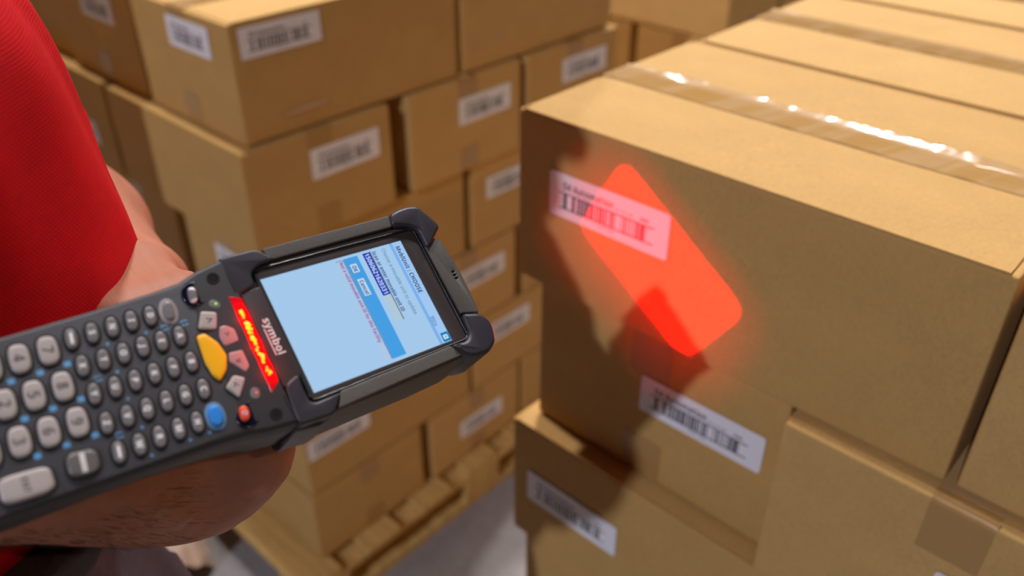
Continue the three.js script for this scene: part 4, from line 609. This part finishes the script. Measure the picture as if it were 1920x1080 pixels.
  { const o = rounded(hole.map(([, y, z]) => [y, z, 0.55]), 5), g = plate([[-13, -13], [13, -13], [13, 6.5], [-13, 6.5]], 0, 0.3, 0, [o]); g.applyMatrix4(new THREE.Matrix4().makeBasis(V(0, 1, 0), V(0, 0, 1), V(1, 0, 0))).translate(S[0] + 12, S[1], S[2]); part(t, 'scan_aperture', mm(g), P.black); }
  for (const s of [-1, 1]) part(t, 'scan_hood_side', mm(softBox(13.4, 0.8, 19.4, 0.2, [1, 1, 1]).translate(S[0] + 5.6, S[1] + s * 13, S[2] - 3.2)), P.black);
  part(t, 'scan_hood_top', mm(softBox(13.4, 26.6, 0.8, 0.2, [1, 1, 1]).translate(S[0] + 5.6, S[1], S[2] + 6.2)), P.black);
  part(t, 'scan_hood_bottom', mm(softBox(13.4, 26.6, 0.8, 0.2, [1, 1, 1]).translate(S[0] + 5.6, S[1], S[2] - 12.6)), P.black);
  part(t, 'scan_emitter', mm(new THREE.CylinderGeometry(1.2, 1.2, 0.5, 20).rotateZ(Math.PI / 2).translate(S[0] - 0.6, S[1], S[2])), glow(0xff1008, 2));
  const shoot = (power, radius) => { const l = new THREE.SpotLight(0xff0300, power, 0, 0.62, 0.1, 2); l.position.set((S[0] + radius * 20 + 0.2) / 1000, S[1] / 1000, S[2] / 1000); l.target.position.set((S[0] + 120) / 1000, (S[1] + 3) / 1000, (S[2] - 56) / 1000); l.castShadow = true; l.shadow.radius = radius; l.shadow.mapSize.set(1024, 1024); l.shadow.camera.near = 0.002; t.add(l, l.target); };
  shoot(BEAM, 0.01); shoot(BEAM_HALO, 0.075);
}

// ---------------------------------------------------------------- small things
{ // pale torn strips on the right side of the left stack's top cartons
  const top = scene.children.filter((o) => o.name.startsWith('carton') && /top corner carton|plain top tier carton/.test(o.userData.label ?? '')), M2 = std({ color: 0xc9a27c, roughness: 0.35 });
  const strip = (o, x, y, w, h) => { const pts = [[-0.5, -0.3], [-0.2, -0.5], [0.3, -0.45], [0.5, -0.2], [0.46, 0.4], [0.1, 0.5], [-0.4, 0.1]]; const g = new THREE.ExtrudeGeometry(new THREE.Shape(pts.map(([a, b]) => new THREE.Vector2(a * w, b * h))), { depth: 0.0004, bevelEnabled: false }); g.translate(x, y, D / 2 + 0.0012); part(o, 'torn_strip', g, M2); };
  strip(top[0], -0.118, 0.035, 0.1, 0.011); strip(top[1], -0.205, 0.05, 0.013, 0.013); strip(top[1], -0.135, 0.058, 0.02, 0.018);
}
{ // a bent piece of pale board on the floor in front of the left stack
  const t = thing('cardboard_scrap', 'crumpled pale tan cardboard scrap lying on the floor beside the dark apron', 'scrap'), c = at(352, 1050, 2.09); t.position.set(c.x, 0, c.z); t.rotation.y = 0.5;
  const f = (u, v) => V((u - 0.5) * 0.1, 0.004 + 0.05 * Math.max(0, Math.sin((u * 0.9 + 0.1) * Math.PI)) * (0.5 + 0.5 * v) + 0.012 * (noise3(u * 5, v * 5, 3) + 1), (v - 0.5) * 0.14 + 0.02 * noise3(u * 3, v * 2, 8));
  part(t, 'sheet', mergeGeometries([sheet(16, 16, f), sheet(16, 16, (u, v) => f(1 - u, v).add(V(0, -0.0035, 0)))]), std({ map: cardMap(222, 190, 165, 51), roughness: 0.8, side: THREE.DoubleSide }));
}

renderer.render(scene, camera);
